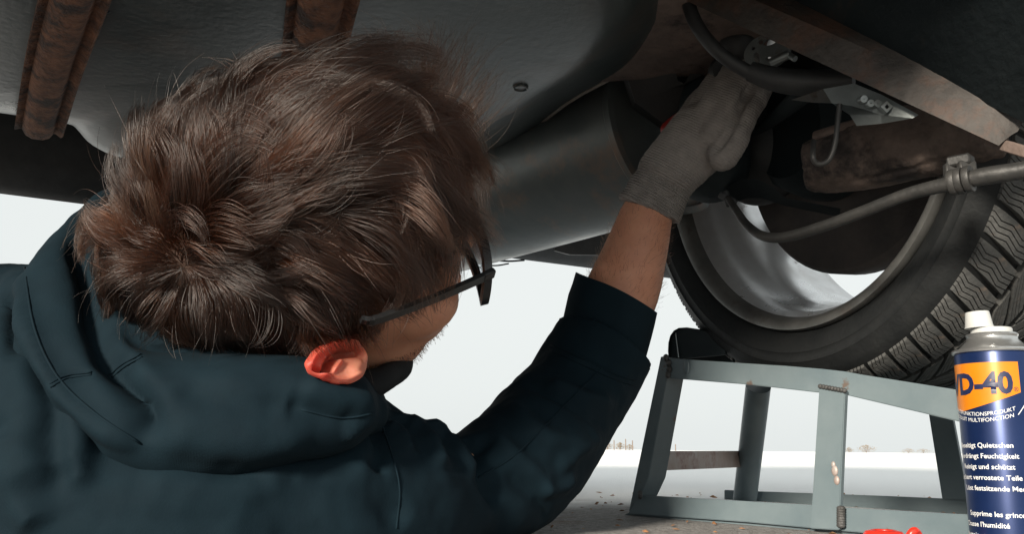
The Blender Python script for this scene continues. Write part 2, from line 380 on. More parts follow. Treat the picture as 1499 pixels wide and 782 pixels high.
for px, h_, lab in ((872, 12, 'leftmost thin post on the field edge by the sleeve'), (882, 16, 'second thin post from the sleeve on the field edge'), (899, 15, 'thin post rising behind the brown shrubs'),
                    (916, 17, 'tallest thin post left of the ramp'), (926, 15, 'thin post nearest the left ramp leg outside the ramp'), (966, 10, 'first thin post seen inside the left ramp bay'),
                    (976, 11, 'second thin post seen inside the left ramp bay'), (989, 10, 'third thin post seen inside the left ramp bay'), (657, 14, 'thin post on the horizon beside the shoulder'),
                    (668, 10, 'short thin post on the horizon beside the tiny shrub')):
    hz = H / 2 + 266 + (px - W / 2) * math.tan(roll); d_ = 130.
    c = PZ(px, hz + CAMH * FPX / d_, 0); s = d_ / FPX; bm = bmesh.new()
    add_tube(bm, [c, c + Vector((0, 0, h_ * s * .96)), c + Vector((0, 0, h_ * s))], [.085, .075, .02], 8, 1)
    o = obj('post', bm, M['bark']); tag(o, lab, 'post', 'thin posts along the far field edge')

# ------------------------------------------------------------------ car
WC = P(1149, 189, .906)                       # centre of the inner rim lip
N_ = Vector((-0.9133, -0.4019, -0.0581)).normalized()   # wheel axis, pointing to the car's middle
OUT = -N_
NL = Vector((-0.913, -0.404, 0)).normalized(); LL = Vector((0.404, -0.913, 0)).normalized()
W0 = Vector((WC.x, WC.y, 0)) - NL * .2
def car_pt(s, t, z): return W0 + NL * s + LL * t + Vector((0, 0, z))
car = thing('car', 'car seen from below, rusty tank straps, one wheel lifted on a grey ramp', 'car', car_pt(.8, 1.0, 0))

T1 = .50  # car is cut off short here so sky and sun light reach its underside
def floor_pan():
    bm = bmesh.new()
    add_prism(bm, [car_pt(-.03, -.88, .56), car_pt(1.68, -.88, .56), car_pt(1.68, T1, .56), car_pt(-.03, T1, .56)], (0, 0, .06))
    for t in (.35,): add_box(bm, car_pt(.3, t, .553), car_pt(1.4, t, .553), .06, .016, bev=.006)
    o = obj('floor_pan', bm, M['undercoat'], car, ang=30)
    bm = bmesh.new()                           # body above the floor, seen only from outside
    prof = [(-.88, .60), (-.92, .75), (-.85, .98), (-.6, 1.01), (T1, 1.05), (T1, .60)]
    L_ = [bm.verts.new(car_pt(-.03 if z < 1.2 else .12, t, z + .003)) for t, z in prof]; R2 = [bm.verts.new(car_pt(1.68 if z < 1.2 else 1.53, t, z + .003)) for t, z in prof]
    bm.faces.new(L_); bm.faces.new(R2[::-1])
    for k in range(len(prof)): bm.faces.new((L_[k], L_[(k + 1) % len(prof)], R2[(k + 1) % len(prof)], R2[k]))
    obj('body', bm, M['undercoat'], car, ang=30)
    bm = bmesh.new()                           # near-side skin with its wheel arch
    cz = WC.z; pts = [(-.88, .50), (-.36, .50)]
    pts += [(.36 * -math.cos(a), cz + .36 * math.sin(a)) for a in np.linspace(R_(20), R_(160), 14)] + [(.36, .47), (T1, .47), (T1, .61), (-.88, .61)]
    pts = [p for p in pts]
    a = [car_pt(-.05, t, min(z, .93)) for t, z in pts]
    zt = .95; a[-1] = car_pt(-.05, -.88, zt); a[-2] = car_pt(-.05, T1, zt)
    add_prism(bm, a, NL * .018)
    obj('side_panel', bm, M['undercoat'], car)
    bm = bmesh.new(); add_prism(bm, [car_pt(1.68, -.88, .47), car_pt(1.68, T1, .47), car_pt(1.68, T1, .95), car_pt(1.68, -.88, .95)], NL * .02)
    obj('side_panel', bm, M['undercoat'], car)
    # wheel housing
    bm = bmesh.new(); rg = []
    for s in (-.03, .225):
        rg.append([bm.verts.new(car_pt(s, -.355 * math.cos(a), cz + .355 * math.sin(a))) for a in np.linspace(R_(8), R_(172), 20)])
    for k in range(19): bm.faces.new((rg[0][k], rg[0][k + 1], rg[1][k + 1], rg[1][k]))
    bmesh.ops.solidify(bm, geom=bm.faces[:], thickness=.006)
    obj('wheel_housing', bm, M['undercoat'], car)
    bm = bmesh.new()
    add_prism(bm, [car_pt(.232, -.4, .475), car_pt(.232, .55, .475), car_pt(.232, .55, .558), car_pt(.232, -.4, .558)], NL * .05)
    obj('side_member', bm, M['undercoat'], car)
floor_pan()

def bumper():
    """rear bumper: its dark lower edge runs across behind the tank"""
    a, b = P(-330, 205, 1.22), P(150, 236, 1.42); e = (b - a).normalized()
    a2 = a - e * .25; b2 = a + e * 1.75
    bm = bmesh.new(); prof = [(0, -.032), (.02, -.040), (.06, -.03), (.09, .03), (.10, .14), (.07, .30), (0, .32), (-.03, .16), (-.035, .0)]
    nrm = Vector((-e.y, e.x, 0)).normalized()
    zz = lambda p, k: Vector((p.x, p.y, .482)) + nrm * prof[k][0] + Vector((0, 0, prof[k][1]))
    rings = [[bm.verts.new(zz(a2 + (b2 - a2) * t, k)) for k in range(len(prof))] for t in np.linspace(0, 1, 12)]
    for i in range(11):
        for k in range(len(prof)): bm.faces.new((rings[i][k], rings[i][(k + 1) % len(prof)], rings[i + 1][(k + 1) % len(prof)], rings[i + 1][k]))
    bm.faces.new(rings[0]); bm.faces.new(rings[-1][::-1])
    obj('rear_bumper', bm, M['blackrubber'], car, ang=50)
bumper()

def tank():
    z0, z1 = .405, .462
    low = [(-420, 120), (-150, 150), (0, 172), (60, 184), (100, 190), (112, 200), (135, 222), (180, 238), (300, 250), (520, 240), (640, 222), (735, 183), (790, 150), (850, 108), (900, 50), (918, 0), (935, -120)]
    pts = [PZ(x, y, z0) for x, y in low]
    near = [Vector((.10, .42, z0)), Vector((.04, .30, z0)), Vector((-.30, .18, z0)), Vector((-.75, .40, z0))]
    bot = pts + near
    lip = [(-420, 100), (-150, 135), (0, 158), (60, 172), (100, 178), (115, 186), (140, 205), (185, 225), (300, 240), (520, 250), (650, 245), (732, 221), (830, 146), (915, 96), (957, 40), (967, 0), (985, -120)]
    lipw = [PZ(x, y, z1) for x, y in lip] + [Vector((.17, .40, z1)), Vector((.09, .24, z1)), Vector((-.33, .12, z1)), Vector((-.85, .34, z1))]
    def dens(q):
        n = len(q); out = []
        for i in range(n):
            p0, p1, p2, p3 = q[i - 1], q[i], q[(i + 1) % n], q[(i + 2) % n]
            for k in range(4):
                t = k / 4; out.append(.5 * (2 * p1 + (p2 - p0) * t + (2 * p0 - 5 * p1 + 4 * p2 - p3) * t * t + (3 * p1 - p0 - 3 * p2 + p3) * t ** 3))
        return out
    bot, lipw = dens(bot), dens(lipw); n = len(bot)
    cen = sum(bot, Vector()) / n
    bm = bmesh.new(); rings = []
    for f, dz in ((.25, -.006), (.5, -.0055), (.75, -.004), (.88, -.002), (.95, .001), (1.0, .007)):
        ring = []
        for p in bot:
            q = cen + (p - cen) * f; q.z = z0 + dz + .0015 * math.sin(q.x * 21 + q.y * 13); ring.append(bm.verts.new(q))
        rings.append(ring)
    for f in (.35, .75): rings.append([bm.verts.new(p.lerp(Vector((l.x, l.y, z1 - .004)), f) + Vector((0, 0, .01 * (1 - f)))) for p, l in zip(bot, lipw)])
    rings.append([bm.verts.new(Vector((l.x, l.y, z1 - .003))) for l in lipw])
    def inner(l, d_, z):
        v = (l - cen); v.z = 0; v.normalize(); return Vector((l.x, l.y, z)) - v * d_
    rings.append([bm.verts.new(Vector((l.x, l.y, z1))) for l in lipw])
    rings.append([bm.verts.new(inner(l, .02, z1 + .003)) for l in lipw])
    rings.append([bm.verts.new(inner(l, .03, .558)) for l in lipw])
    c0 = bm.verts.new((cen.x, cen.y, z0 - .006)); c1 = bm.verts.new((cen.x, cen.y, .558))
    for k in range(n): bm.faces.new((c0, rings[0][k], rings[0][(k + 1) % n])); bm.faces.new((c1, rings[-1][(k + 1) % n], rings[-1][k]))
    for i in range(len(rings) - 1):
        for k in range(n): bm.faces.new((rings[i][k], rings[i][(k + 1) % n], rings[i + 1][(k + 1) % n], rings[i + 1][k]))
    o = obj('fuel_tank', bm, M['tank'], car, ang=55)
    i0 = next(i for i, l in enumerate(lipw) if l.x > -.06 and l.y < 1.2); seg_ = lipw[i0:i0 + 24]
    bm = bmesh.new(); add_tube(bm, [p + Vector((0, 0, -.003)) for p in seg_], .0030, 8, 1); obj('flange', bm, mat('flange', (.30, .27, .24), (.20, .15, .12), 30, .5, .3, .4, 120), o)  # lighter than the tank: the lit lower edge is put into its colour
    # embossed plug on the tank floor
    q = PZ(762, 128, z0 - .004); bm = bmesh.new()
    add_lathe(bm, [(.0075, .003), (.0075, -.0008), (.0066, -.0015), (.0057, -.0008), (.0052, -.0002), (.0005, -.0002)], q, (0, 0, 1), 24)
    obj('plug_ring', bm, M['tank'], o)
    for path, w in (([(58, 187, 0), (78, 100, 0), (108, 0, 0), (150, -140, 0), (215, -330, 0), (330, -700, 0)], .046), ([(440, 215, 0), (452, 120, 0), (472, 0, 0), (500, -150, 0), (535, -330, 0), (600, -700, 0)], .052)):
        pp = [PZ(x, y, z0 - .008) for x, y, _ in path]; cl = [Vector(v) for v in catmull(pp, 8)]
        d0 = (cl[0] - cl[1]).normalized()
        pre = [cl[0] + d0 * .020 + Vector((0, 0, .045)), cl[0] + d0 * .022 + Vector((0, 0, .022)), cl[0] + d0 * .014 + Vector((0, 0, .007)), cl[0] + d0 * .005 + Vector((0, 0, .0015))]
        cl = pre + cl
        prof = [(-.5, .004), (-.5, -.006), (-.46, -.0075), (-.36, -.004), (-.30, -.0035), (-.22, -.010), (-.1, -.0125), (.12, -.0125), (.26, -.010), (.36, -.0035), (.46, -.006), (.5, -.006), (.5, .004)]
        bm = bmesh.new(); rings = []
        for i, p in enumerate(cl):
            t = (cl[min(i + 1, len(cl) - 1)] - cl[max(i - 1, 0)]).normalized(); side = t.cross(Vector((0, 0, 1)))
            if side.length < .1: side = d0.cross(Vector((0, 0, 1)))
            side.normalize(); dn = side.cross(t).normalized()
            if i < 3: dn = (dn - d0 * .0).normalized()
            rings.append([bm.verts.new(p + side * (a * w) + dn * (b + noise.noise(p * 90 + Vector((a * 9, 0, 0))) * .0009)) for a, b in prof])
        for i in range(len(cl) - 1):
            for k in range(len(prof) - 1): bm.faces.new((rings[i][k], rings[i][k + 1], rings[i + 1][k + 1], rings[i + 1][k]))
            bm.faces.new((rings[i][-1], rings[i][0], rings[i + 1][0], rings[i + 1][-1]))
        bm.faces.new(rings[0]); bm.faces.new(rings[-1][::-1])
        obj('tank_strap', bm, M['rust'], car, ang=40)
tank()

def muffler():
    A, B = P(640, 305, 1.42), P(985, 178, 1.06); ax = (B - A).normalized(); Ln = (B - A).length; r = .108
    bm = bmesh.new()
    add_lathe(bm, [(.02, -.012), (.07, -.008), (.1, .0), (r, .012), (r, Ln * .3), (r + .0006, Ln * .6), (r, Ln - .012), (r + .004, Ln - .008), (r + .004, Ln), (r - .004, Ln + .001), (r - .006, Ln - .006), (.09, Ln - .002), (.05, Ln + .004), (.0005, Ln + .005)], A, ax, 72)
    o = obj('muffler', bm, M['muffler'], car, ang=35)
    bm = bmesh.new(); d, a, b = frame_of(ax)     # folded seam along the shell
    for ang in (R_(205),):
        off = a * math.cos(ang) * r + b * math.sin(ang) * r
        add_tube(bm, [A + off + ax * .02, B + off - ax * .02], .0016, 8, 1)
    obj('seam', bm, M['muffler'], o)
    bm = bmesh.new(); add_tube(bm, [B - ax * .01 + b * .03, B + ax * .025 + b * .05, B + ax * .04 + b * .09, B + ax * .05 + b * .16], .024, 18, 6)
    obj('exhaust_pipe', bm, M['blackrubber'], o)
    # hanger with rubber block, dark against the floor
    bm = bmesh.new()
    add_prism(bm, [P(926, 68, .93), P(958, 82, .93), P(988, 96, .93), P(992, 118, .93), P(1002, 122, .93), P(1012, 104, .93), P(1030, 88, .93), P(1064, 92, .93), P(1072, 130, .93), P(1040, 175, .95), P(985, 190, .97), P(930, 150, .96), P(915, 100, .94)], fwd * .03)
    obj('exhaust_hanger', bm, M['blackrubber'], car, ang=30)
    bm = bmesh.new()
    add_tube(bm, [P(722, 381, 1.5), P(745, 382.5, 1.5), P(768, 381, 1.5)], .0016, 8, 4)
    add_tube(bm, [P(700, 387, 1.5), P(725, 389, 1.5), P(745, 386, 1.5)], .0013, 8, 4)
    obj('clip', bm, M['blackrubber'], o)
    bm = bmesh.new(); add_prism(bm, [P(812, 367, 1.72), P(835, 373, 1.70), P(900, 374, 1.62), P(930, 350, 1.6), P(930, 300, 1.6), P(820, 330, 1.7)], fwd * .05)
    obj('splash_guard', bm, M['blackrubber'], car, ang=30)
    # brownish floor section above the hanger
    bm = bmesh.new(); add_prism(bm, [PZ(880, 120, .455), PZ(920, 40, .455), PZ(955, -60, .455), PZ(1120, -60, .455), PZ(1130, 40, .455), PZ(1110, 110, .455), PZ(1000, 112, .455)], (0, 0, .004))
    obj('heat_shield', bm, M['brownmetal'], car, ang=30)
muffler()

def wheel():
    w = bpy.data.objects.new('wheel', None); C.objects.link(w); w.location = (0, 0, 0); w.empty_display_size = .05
    w.parent = car; w.location = WC - car.location; w['base'] = tuple(WC)
    d, a, b = frame_of(OUT)
    # tyre: cross-section (radius, offset outboard)
    prof = [(.199, .018), (.206, .006), (.214, -.002), (.226, -.007), (.2275, -.0075), (.2285, -.0066), (.236, -.0075), (.2370, -.0082), (.238, -.0073), (.246, -.004), (.2525, .002), (.2565, .010),
            (.2590, .020), (.2605, .06), (.261, .10), (.2605, .14), (.2590, .18), (.2565, .190), (.2525, .198), (.246, .204), (.236, .2075), (.222, .206), (.206, .194), (.199, .182), (.193, .15), (.193, .05)]
    bm = bmesh.new(); add_lathe(bm, prof, WC, OUT, 144, close=True)
    obj('tyre', bm, M['tyre'], w, ang=50)
    # rim barrel, lip and spokes
    bm = bmesh.new()
    prof = [(.2055, .010), (.2062, .002), (.2045, -.002), (.199, -.0015), (.1935, .004), (.1915, .014), (.1865, .022), (.185, .04), (.183, .055), (.179, .066), (.1765, .08), (.1765, .11), (.179, .120), (.182, .130), (.184, .150), (.188, .178), (.1935, .184), (.199, .190), (.2045, .192), (.206, .186), (.2045, .178), (.196, .172), (.1895, .14), (.184, .115), (.183, .08), (.190, .055), (.193, .024), (.2, .018)]
    add_lathe(bm, prof, WC, OUT, 128, close=True)
    for f in bm.faces:
        c = f.calc_center_median() - WC; z = c.dot(OUT); rad = (c - OUT * z).length
        f.material_index = 1 if z < .012 else 0
    rim = obj('rim', bm, [M['rim'], M['rimlip']], w, ang=50)
    for k in range(5):
        t = 2 * math.pi * k / 5 + R_(268)
        rd = a * math.cos(t) + b * math.sin(t); tg = OUT.cross(rd)
        bm = bmesh.new(); rings = []
        for r, hw, z, th in ((.03, .026, .128, .028), (.07, .022, .135, .026), (.12, .019, .145, .024), (.16, .022, .150, .022), (.184, .036, .150, .02)):
            c = WC + rd * r + OUT * z
            rings.append([bm.verts.new(c + tg * hw * x + OUT * th * y) for x, y in ((-1, .5), (-.7, -.4), (0, -.6), (.7, -.4), (1, .5), (0, .7))])
        for i in range(4):
            for q in range(6): bm.faces.new((rings[i][q], rings[i][(q + 1) % 6], rings[i + 1][(q + 1) % 6], rings[i + 1][q]))
        bm.faces.new(rings[0]); bm.faces.new(rings[-1])
        obj('spoke', bm, M['brownmetal'] if k == 0 else M['rimlip'], w, ang=60)
    bm = bmesh.new(); add_lathe(bm, [(.0005, .10), (.05, .10), (.05, .15), (.03, .158), (.0005, .158)], WC, OUT, 40)
    obj('hub', bm, M['rimlip'], w)
    # tread blocks
    def block(name, zs, r0, r1, width_ang, skew, sipes):
        bm = bmesh.new(); grid = []
        us = [(-.5, 0)]
        for c_ in sipes: us += [(c_ - .022, 0), (c_ - .018, .0030), (c_ + .018, .0030), (c_ + .022, 0)]
        us += [(.5, 0)]; n = len(us)
        for iz, (z, rr_) in enumerate(zs):
            grid.append([(z, u * width_ang + skew * (z - zs[0][0]) + (.012 * (iz % 2) if 0 < iu < n - 1 else 0), rr_ - dp) for iu, (u, dp) in enumerate(us)])
        def pt(z, ph, r): return Vector((r * math.sin(ph), z, r * math.cos(ph)))
        top = [[bm.verts.new(pt(z, ph, rr_)) for z, ph, rr_ in row] for row in grid]
        bot_ = [[bm.verts.new(pt(z, ph * 1.06, rr_ - .007)) for z, ph, rr_ in row] for row in grid]
        m_ = len(zs)
        for i in range(m_ - 1):
            for k in range(n - 1): bm.faces.new((top[i][k], top[i][k + 1], top[i + 1][k + 1], top[i + 1][k]))
        for i in range(m_ - 1):
            bm.faces.new((top[i][0], top[i + 1][0], bot_[i + 1][0], bot_[i][0])); bm.faces.new((top[i][-1], bot_[i][-1], bot_[i + 1][-1], top[i + 1][-1]))
        for k in range(n - 1):
            bm.faces.new((top[0][k], bot_[0][k], bot_[0][k + 1], top[0][k + 1])); bm.faces.new((top[-1][k], top[-1][k + 1], bot_[-1][k + 1], bot_[-1][k]))
        bmesh.ops.recalc_face_normals(bm, faces=bm.faces[:])
        me = bpy.data.meshes.new(name); bm.to_mesh(me); bm.free(); me.materials.append(M['tread']); me.shade_smooth(); me.set_sharp_from_angle(angle=R_(35))
        return me
    cnt = 58; step = 2 * math.pi / cnt
    rows = [block('tread_block', [(.004, .2560), (.010, .2600), (.020, .2640), (.034, .2660), (.046, .2672)], 0, 0, step * .80, 2.0, (-.3, -.1, .1, .3)),
            block('tread_block', [(.053, .2675), (.068, .2682), (.082, .2685)], 0, 0, step * .76, 6.0, (-.24, .0, .24)),
            block('tread_block', [(.089, .2686), (.104, .2686), (.118, .2686)], 0, 0, step * .76, -6.0, (-.24, .0, .24)),
            block('tread_block', [(.125, .2685), (.140, .2682), (.154, .2676)], 0, 0, step * .76, 6.0, (-.24, .0, .24)),
            block('tread_block', [(.161, .2670), (.176, .2655), (.188, .2620), (.196, .2570)], 0, 0, step * .80, -2.0, (-.3, -.1, .1, .3))]
    Mx = Matrix((( a.x, OUT.x, b.x, 0), (a.y, OUT.y, b.y, 0), (a.z, OUT.z, b.z, 0), (0, 0, 0, 1)))
    for ri, me in enumerate(rows):
        for k in range(cnt):
            ph = k * step + (ri % 2) * step * .5 + .1 * ri
            o = bpy.data.objects.new('tread_block', me); C.objects.link(o); o.parent = w
            o.matrix_local = Mx @ Matrix.Rotation(ph, 4, 'Y')
    return w
wheel()

def suspension():
    # brake backing plate inside the rim
    bm = bmesh.new()
    add_lathe(bm, [(.0005, .062), (.05, .060), (.06, .066), (.12, .072), (.141, .070), (.146, .076), (.146, .100), (.141, .106), (.0005, .110)], WC, OUT, 72)
    dsk = obj('brake_drum', bm, M['disc'], car, ang=45)
    bm = bmesh.new(); add_lathe(bm, [(.0005, .0), (.05, .0), (.06, .01), (.066, .03), (.07, .05), (.07, .064)], WC, OUT, 40)
    obj('stub_axle', bm, M['undercoat'], car, ang=45)
    # rusty diagonal control arm crossing the top right corner
    a, b = P(1010, -28, .80), P(1478, 201, .615)
    ax = (b - a).normalized()
    lo0, lo1, up0, up1 = P(960, -20, .80), P(1462, 213, .615), P(1050, -20, .80), P(1490, 192, .615)
    nrm = (lo1 - lo0).cross(up0 - lo0).normalized()
    if nrm.dot(fwd) < 0: nrm = -nrm
    bm = bmesh.new(); K = 14; rings = []
    for i in range(K + 1):
        t = i / K; l = lo0.lerp(lo1, t); u = up0.lerp(up1, t); up_d = (u - l).normalized()
        jig = noise.noise(Vector((t * 9, 1, 0))) * .0008
        bk = Vector((0, 0, .03))
        edge = u + up_d * .009 + Vector((0, 0, .007))
        rings.append([bm.verts.new(v) for v in (l, l.lerp(u, .33) - nrm * .0012, l.lerp(u, .66) - nrm * .0012, u + nrm * jig, edge, edge + bk * .6, l + bk)])
    for i in range(K):
        for k in range(7): f = bm.faces.new((rings[i][k], rings[i][(k + 1) % 7], rings[i + 1][(k + 1) % 7], rings[i + 1][k])); f.material_index = 1 if k in (3, 4) else 0
    bm.faces.new(rings[0]); bm.faces.new(rings[-1][::-1])
    bmesh.ops.bevel(bm, geom=[e for e in bm.edges if e.calc_face_angle(0) > .5], offset=.0012, segments=2, affect='EDGES')
    obj('control_arm', bm, [M['dirtysteel'], M['rust']], car, ang=40)
    bm = bmesh.new()
    _u = (up1 - lo1).normalized(); q = [up0 + Vector((0, 0, .008)) + _u * .0085, up1 + Vector((0, 0, .001)) + _u * .004 - Vector((0, .01, 0)), P(1620, 236, .555), P(1700, -90, .52), P(1060, -90, .66)]
    v = [bm.verts.new(p) for p in q]
    bm.faces.new((v[0], v[1], v[3], v[4])); bm.faces.new((v[1], v[2], v[3]))
    bmesh.ops.recalc_face_normals(bm, faces=bm.faces[:]); bmesh.ops.solidify(bm, geom=bm.faces[:], thickness=.004)
    obj('inner_wing', bm, M['undercoat'], car, ang=30)
    bm = bmesh.new(); add_box(bm, P(1450, 207, .632), P(1540, 234, .59), .012, .008, bev=.001)
    obj('arm_bracket', bm, M['brownmetal'], car)
    # trailing arm: big brown casting under the control arm
    bm = bmesh.new()
    add_tube(bm, [P(1182, 244, .80), P(1225, 238, .785), P(1285, 222, .76), P(1350, 205, .73), P(1420, 196, .70), P(1480, 200, .68)], [.0225, .027, .031, .031, .026, .016], 28, 6, squash=1.0, hint=(0, 0, 1), dome=False)
    me = fuse(bm, .0022, 2)
    folds(me, [([(1262, 188), (1270, 205), (1272, 222)], -.002, .0028), ([(1240, 268), (1330, 248), (1420, 220)], -.0015, .003)])
    wrinkle(me, 40, .0022, 3.0); wrinkle(me, 220, .0009, 5.0)
    M['armrust'] = mat('armrust', (.075, .056, .047), (.15, .112, .092), 24, .85, 0, .9, 140, c3=(.018, .014, .013), c3scale=13, c3lo=.48, c3hi=.60)
    obj('trailing_arm', me, M['armrust'], car, ang=None)
    bm = bmesh.new(); add_tube(bm, [P(1195, 204, .79), P(1240, 192, .77), P(1290, 178, .75)], [.0075, .0085, .0085], 16, 4)
    obj('bush_pin', bm, M['brownmetal'], car)
    # anti-roll bar
    bm = bmesh.new()
    add_tube(bm, [P(1560, 236, .585), P(1499, 249, .60), P(1440, 258, .615), P(1395, 268, .63), P(1330, 284, .655), P(1260, 311, .685), P(1200, 333, .715), P(1150, 347, .745), P(1118, 346, .765), P(1094, 330, .785), P(1078, 308, .805), P(1066, 290, .825)],
             [.0062, .0062, .0062, .0055, .0048, .0046, .0045, .0044, .0042, .0038, .0034, .003], 16, 6)
    M['barsteel'] = mat('barsteel', (.021, .022, .022), (.042, .041, .039), 40, .5, .2, .3, 160, c3=(.09, .05, .035), c3scale=16, c3lo=.62, c3hi=.72)
    bar = obj('anti_roll_bar', bm, M['barsteel'], car, ang=None)
    bm = bmesh.new()
    for x, y, d_ in ((1396, 267, .628), (1406, 264.5, .625), (1418, 262, .62)):
        p = P(x, y, d_); ax_ = (P(1440, 258, .615) - P(1380, 271, .634)).normalized()
        add_lathe(bm, [(.0058, -.0022), (.0092, -.0022), (.0097, 0), (.0092, .0022), (.0058, .0022)], p, ax_, 24, close=True)
    add_box(bm, P(1392, 240, .635), P(1394, 268, .632), .010, .006, bev=.001); add_box(bm, P(1414, 236, .628), P(1417, 262, .625), .012, .006, bev=.001)
    add_box(bm, P(1388, 240, .638), P(1424, 233, .627), .012, .008, bev=.0015)
    obj('bar_clamp', bm, M['barsteel'], bar)
    bm = bmesh.new(); add_box(bm, P(1055, 286, .835), P(1076, 296, .825), .010, .006, bev=.001); add_tube(bm, [P(1062, 282, .832), P(1068, 300, .824)], .0035, 10, 1)
    obj('drop_link', bm, M['blackrubber'], bar)
    # spring cup and its curved seat flange
    c = P(1040, 236, .93); bm = bmesh.new()
    add_lathe(bm, [(.0005, -.042), (.018, -.040), (.031, -.033), (.0385, -.020), (.041, -.004), (.041, .02), (.036, .03), (.036, .08), (.0005, .082)], c, (.1, .15, 1), 48)
    obj('spring_cup', bm, M['undercoat'], car, ang=60)
    bm = bmesh.new()
    q0 = [P(1060, 276, .90), P(1085, 262, .88), P(1108, 262, .87), P(1130, 273, .855), P(1150, 290, .845), P(1230, 305, .80)]
    q1 = [P(1075, 296, .92), P(1095, 290, .92), P(1115, 290, .91), P(1135, 297, .90), P(1152, 302, .88), P(1230, 318, .85)]
    a_ = [bm.verts.new(v) for v in q0]; b_ = [bm.verts.new(v) for v in q1]
    for k in range(5): bm.faces.new((a_[k], a_[k + 1], b_[k + 1], b_[k]))
    bmesh.ops.solidify(bm, geom=bm.faces[:], thickness=.002)
    obj('spring_seat', bm, M['undercoat'], car, ang=60)
    bm = bmesh.new(); add_ell(bm, P(1110, 235, .965), (rgt * .05, fwd * .03, upv * .05), 3); add_ell(bm, P(1140, 215, .95), (rgt * .05, fwd * .03, upv * .05), 3)
    obj('knuckle', fuse(bm, .004, 3), M['blackrubber'], car, ang=None)
    # big dark hose sweeping down from the top, and horizontal sleeve over the fingers
    bm = bmesh.new(); add_tube(bm, [P(1000, -60, .80), P(1006, -5, .79), P(1020, 36, .78), P(1050, 74, .77), P(1090, 102, .765), P(1125, 115, .76)], .0062, 16, 6)
    obj('brake_hose', bm, M['blackrubber'], car)
    bm = bmesh.new(); add_tube(bm, [P(1098, 104, .765), P(1140, 117, .755), P(1190, 121, .745), P(1250, 118, .73)], [.0085, .0105, .0112, .011], 20, 5)
    obj('pipe_sleeve', bm, M['blackrubber'], car)
    # pale perforated spring plate with bolt
    o = P(1124, 76, .80); X = (P(1160, 66, .79) - P(1090, 84, .81)).normalized(); Y = (P(1132, 46, .80) - P(1118, 96, .80)); Y = (Y - X * Y.dot(X)).normalized(); Z = X.cross(Y)
    bm = bmesh.new(); outer = [o + X * .021 * math.cos(t) + Y * .0165 * math.sin(t) for t in np.linspace(0, 2 * math.pi, 40, endpoint=False)]
    ov = [bm.verts.new(p) for p in outer]; es = [bm.edges.new((ov[k], ov[(k + 1) % 40])) for k in range(40)]
    for hx, hy, rx, ry in ((-.010, -.004, .0028, .0062), (.003, .008, .006, .003), (-.0045, .010, .0022, .0022), (.0005, -.007, .0022, .0022), (-.012, .006, .0018, .0018)):
        hv = [bm.verts.new(o + X * (hx + rx * math.cos(t)) + Y * (hy + ry * math.sin(t))) for t in np.linspace(0, 2 * math.pi, 14, endpoint=False)]
        es += [bm.edges.new((hv[k], hv[(k + 1) % 14])) for k in range(14)]
    bmesh.ops.triangle_fill(bm, edges=es, use_beauty=True, use_dissolve=False)
    bmesh.ops.solidify(bm, geom=bm.faces[:], thickness=.0025)
    pl = obj('spring_plate', bm, M['zinc'], car, ang=30)
    bm = bmesh.new(); add_tube(bm, [P(1128, 92, .79), P(1145, 84, .785), P(1156, 79, .782)], .0042, 14, 3); add_tube(bm, [P(1154, 80, .782), P(1164, 86, .775)], .0028, 10, 1)
    obj('bolt', bm, M['zinc'], pl)
    bm = bmesh.new(); add_ell(bm, P(1078, 62, .86), (rgt * .018, upv * .020, fwd * .02), 3)
    obj('grommet', bm, M['blackrubber'], car)
    # pressed grey bracket with bright edges
    bm = bmesh.new()
    top = [P(1158, 146, .74), P(1205, 130, .715), P(1250, 122, .70), P(1290, 138, .68), P(1345, 168, .665)]
    bot2 = [P(1190, 150, .735), P(1218, 151, .71), P(1248, 155, .70), P(1290, 168, .68), P(1336, 173, .665)]
    a_ = [bm.verts.new(v) for v in top]; b_ = [bm.verts.new(v) for v in bot2]
    for k in range(4): bm.faces.new((a_[k], a_[k + 1], b_[k + 1], b_[k]))
    lip = [bm.verts.new(v) for v in (P(1222, 152, .705), P(1244, 168, .692), P(1254, 184, .685), P(1290, 181, .675), P(1336, 173, .664))]
    bm.faces.new((b_[1], b_[2], lip[1], lip[0])); bm.faces.new((b_[2], b_[3], lip[3], lip[2], lip[1])); bm.faces.new((b_[3], b_[4], lip[3]))
    bmesh.ops.solidify(bm, geom=bm.faces[:], thickness=.0018)
    br = obj('pressed_bracket', bm, M['zinc'], car, ang=25)
    bm = bmesh.new()
    for x, y in ((1262, 146), (1272, 152), (1282, 152)):
        add_lathe(bm, [(.0005, -.004), (.0028, -.004), (.0034, -.001), (.0034, .002)], P(x, y, .684), fwd, 12)
    add_lathe(bm, [(.0018, -.003), (.0046, -.003), (.0052, .0), (.0052, .004)], P(1296, 157, .676), fwd, 4)
    obj('bolt', bm, M['zinc'], br)
    bm = bmesh.new(); add_tube(bm, [P(1180, 134, .79), P(1152, 158, .83), P(1120, 183, .90), P(1095, 196, .93)], [.011, .0095, .0075, .006], 18, 5, squash=.7, dome=True)
    obj('strut', bm, M['undercoat'], car)
    bm = bmesh.new(); add_tube(bm, [P(1229, 152, .70), P(1226, 180, .70), P(1222, 212, .70), P(1214, 233, .70), P(1203, 240, .70), P(1194, 238, .70), P(1190, 228, .70), P(1191, 206, .71)], .0021, 12, 6)
    obj('hook', bm, M['barsteel'], car)
suspension()

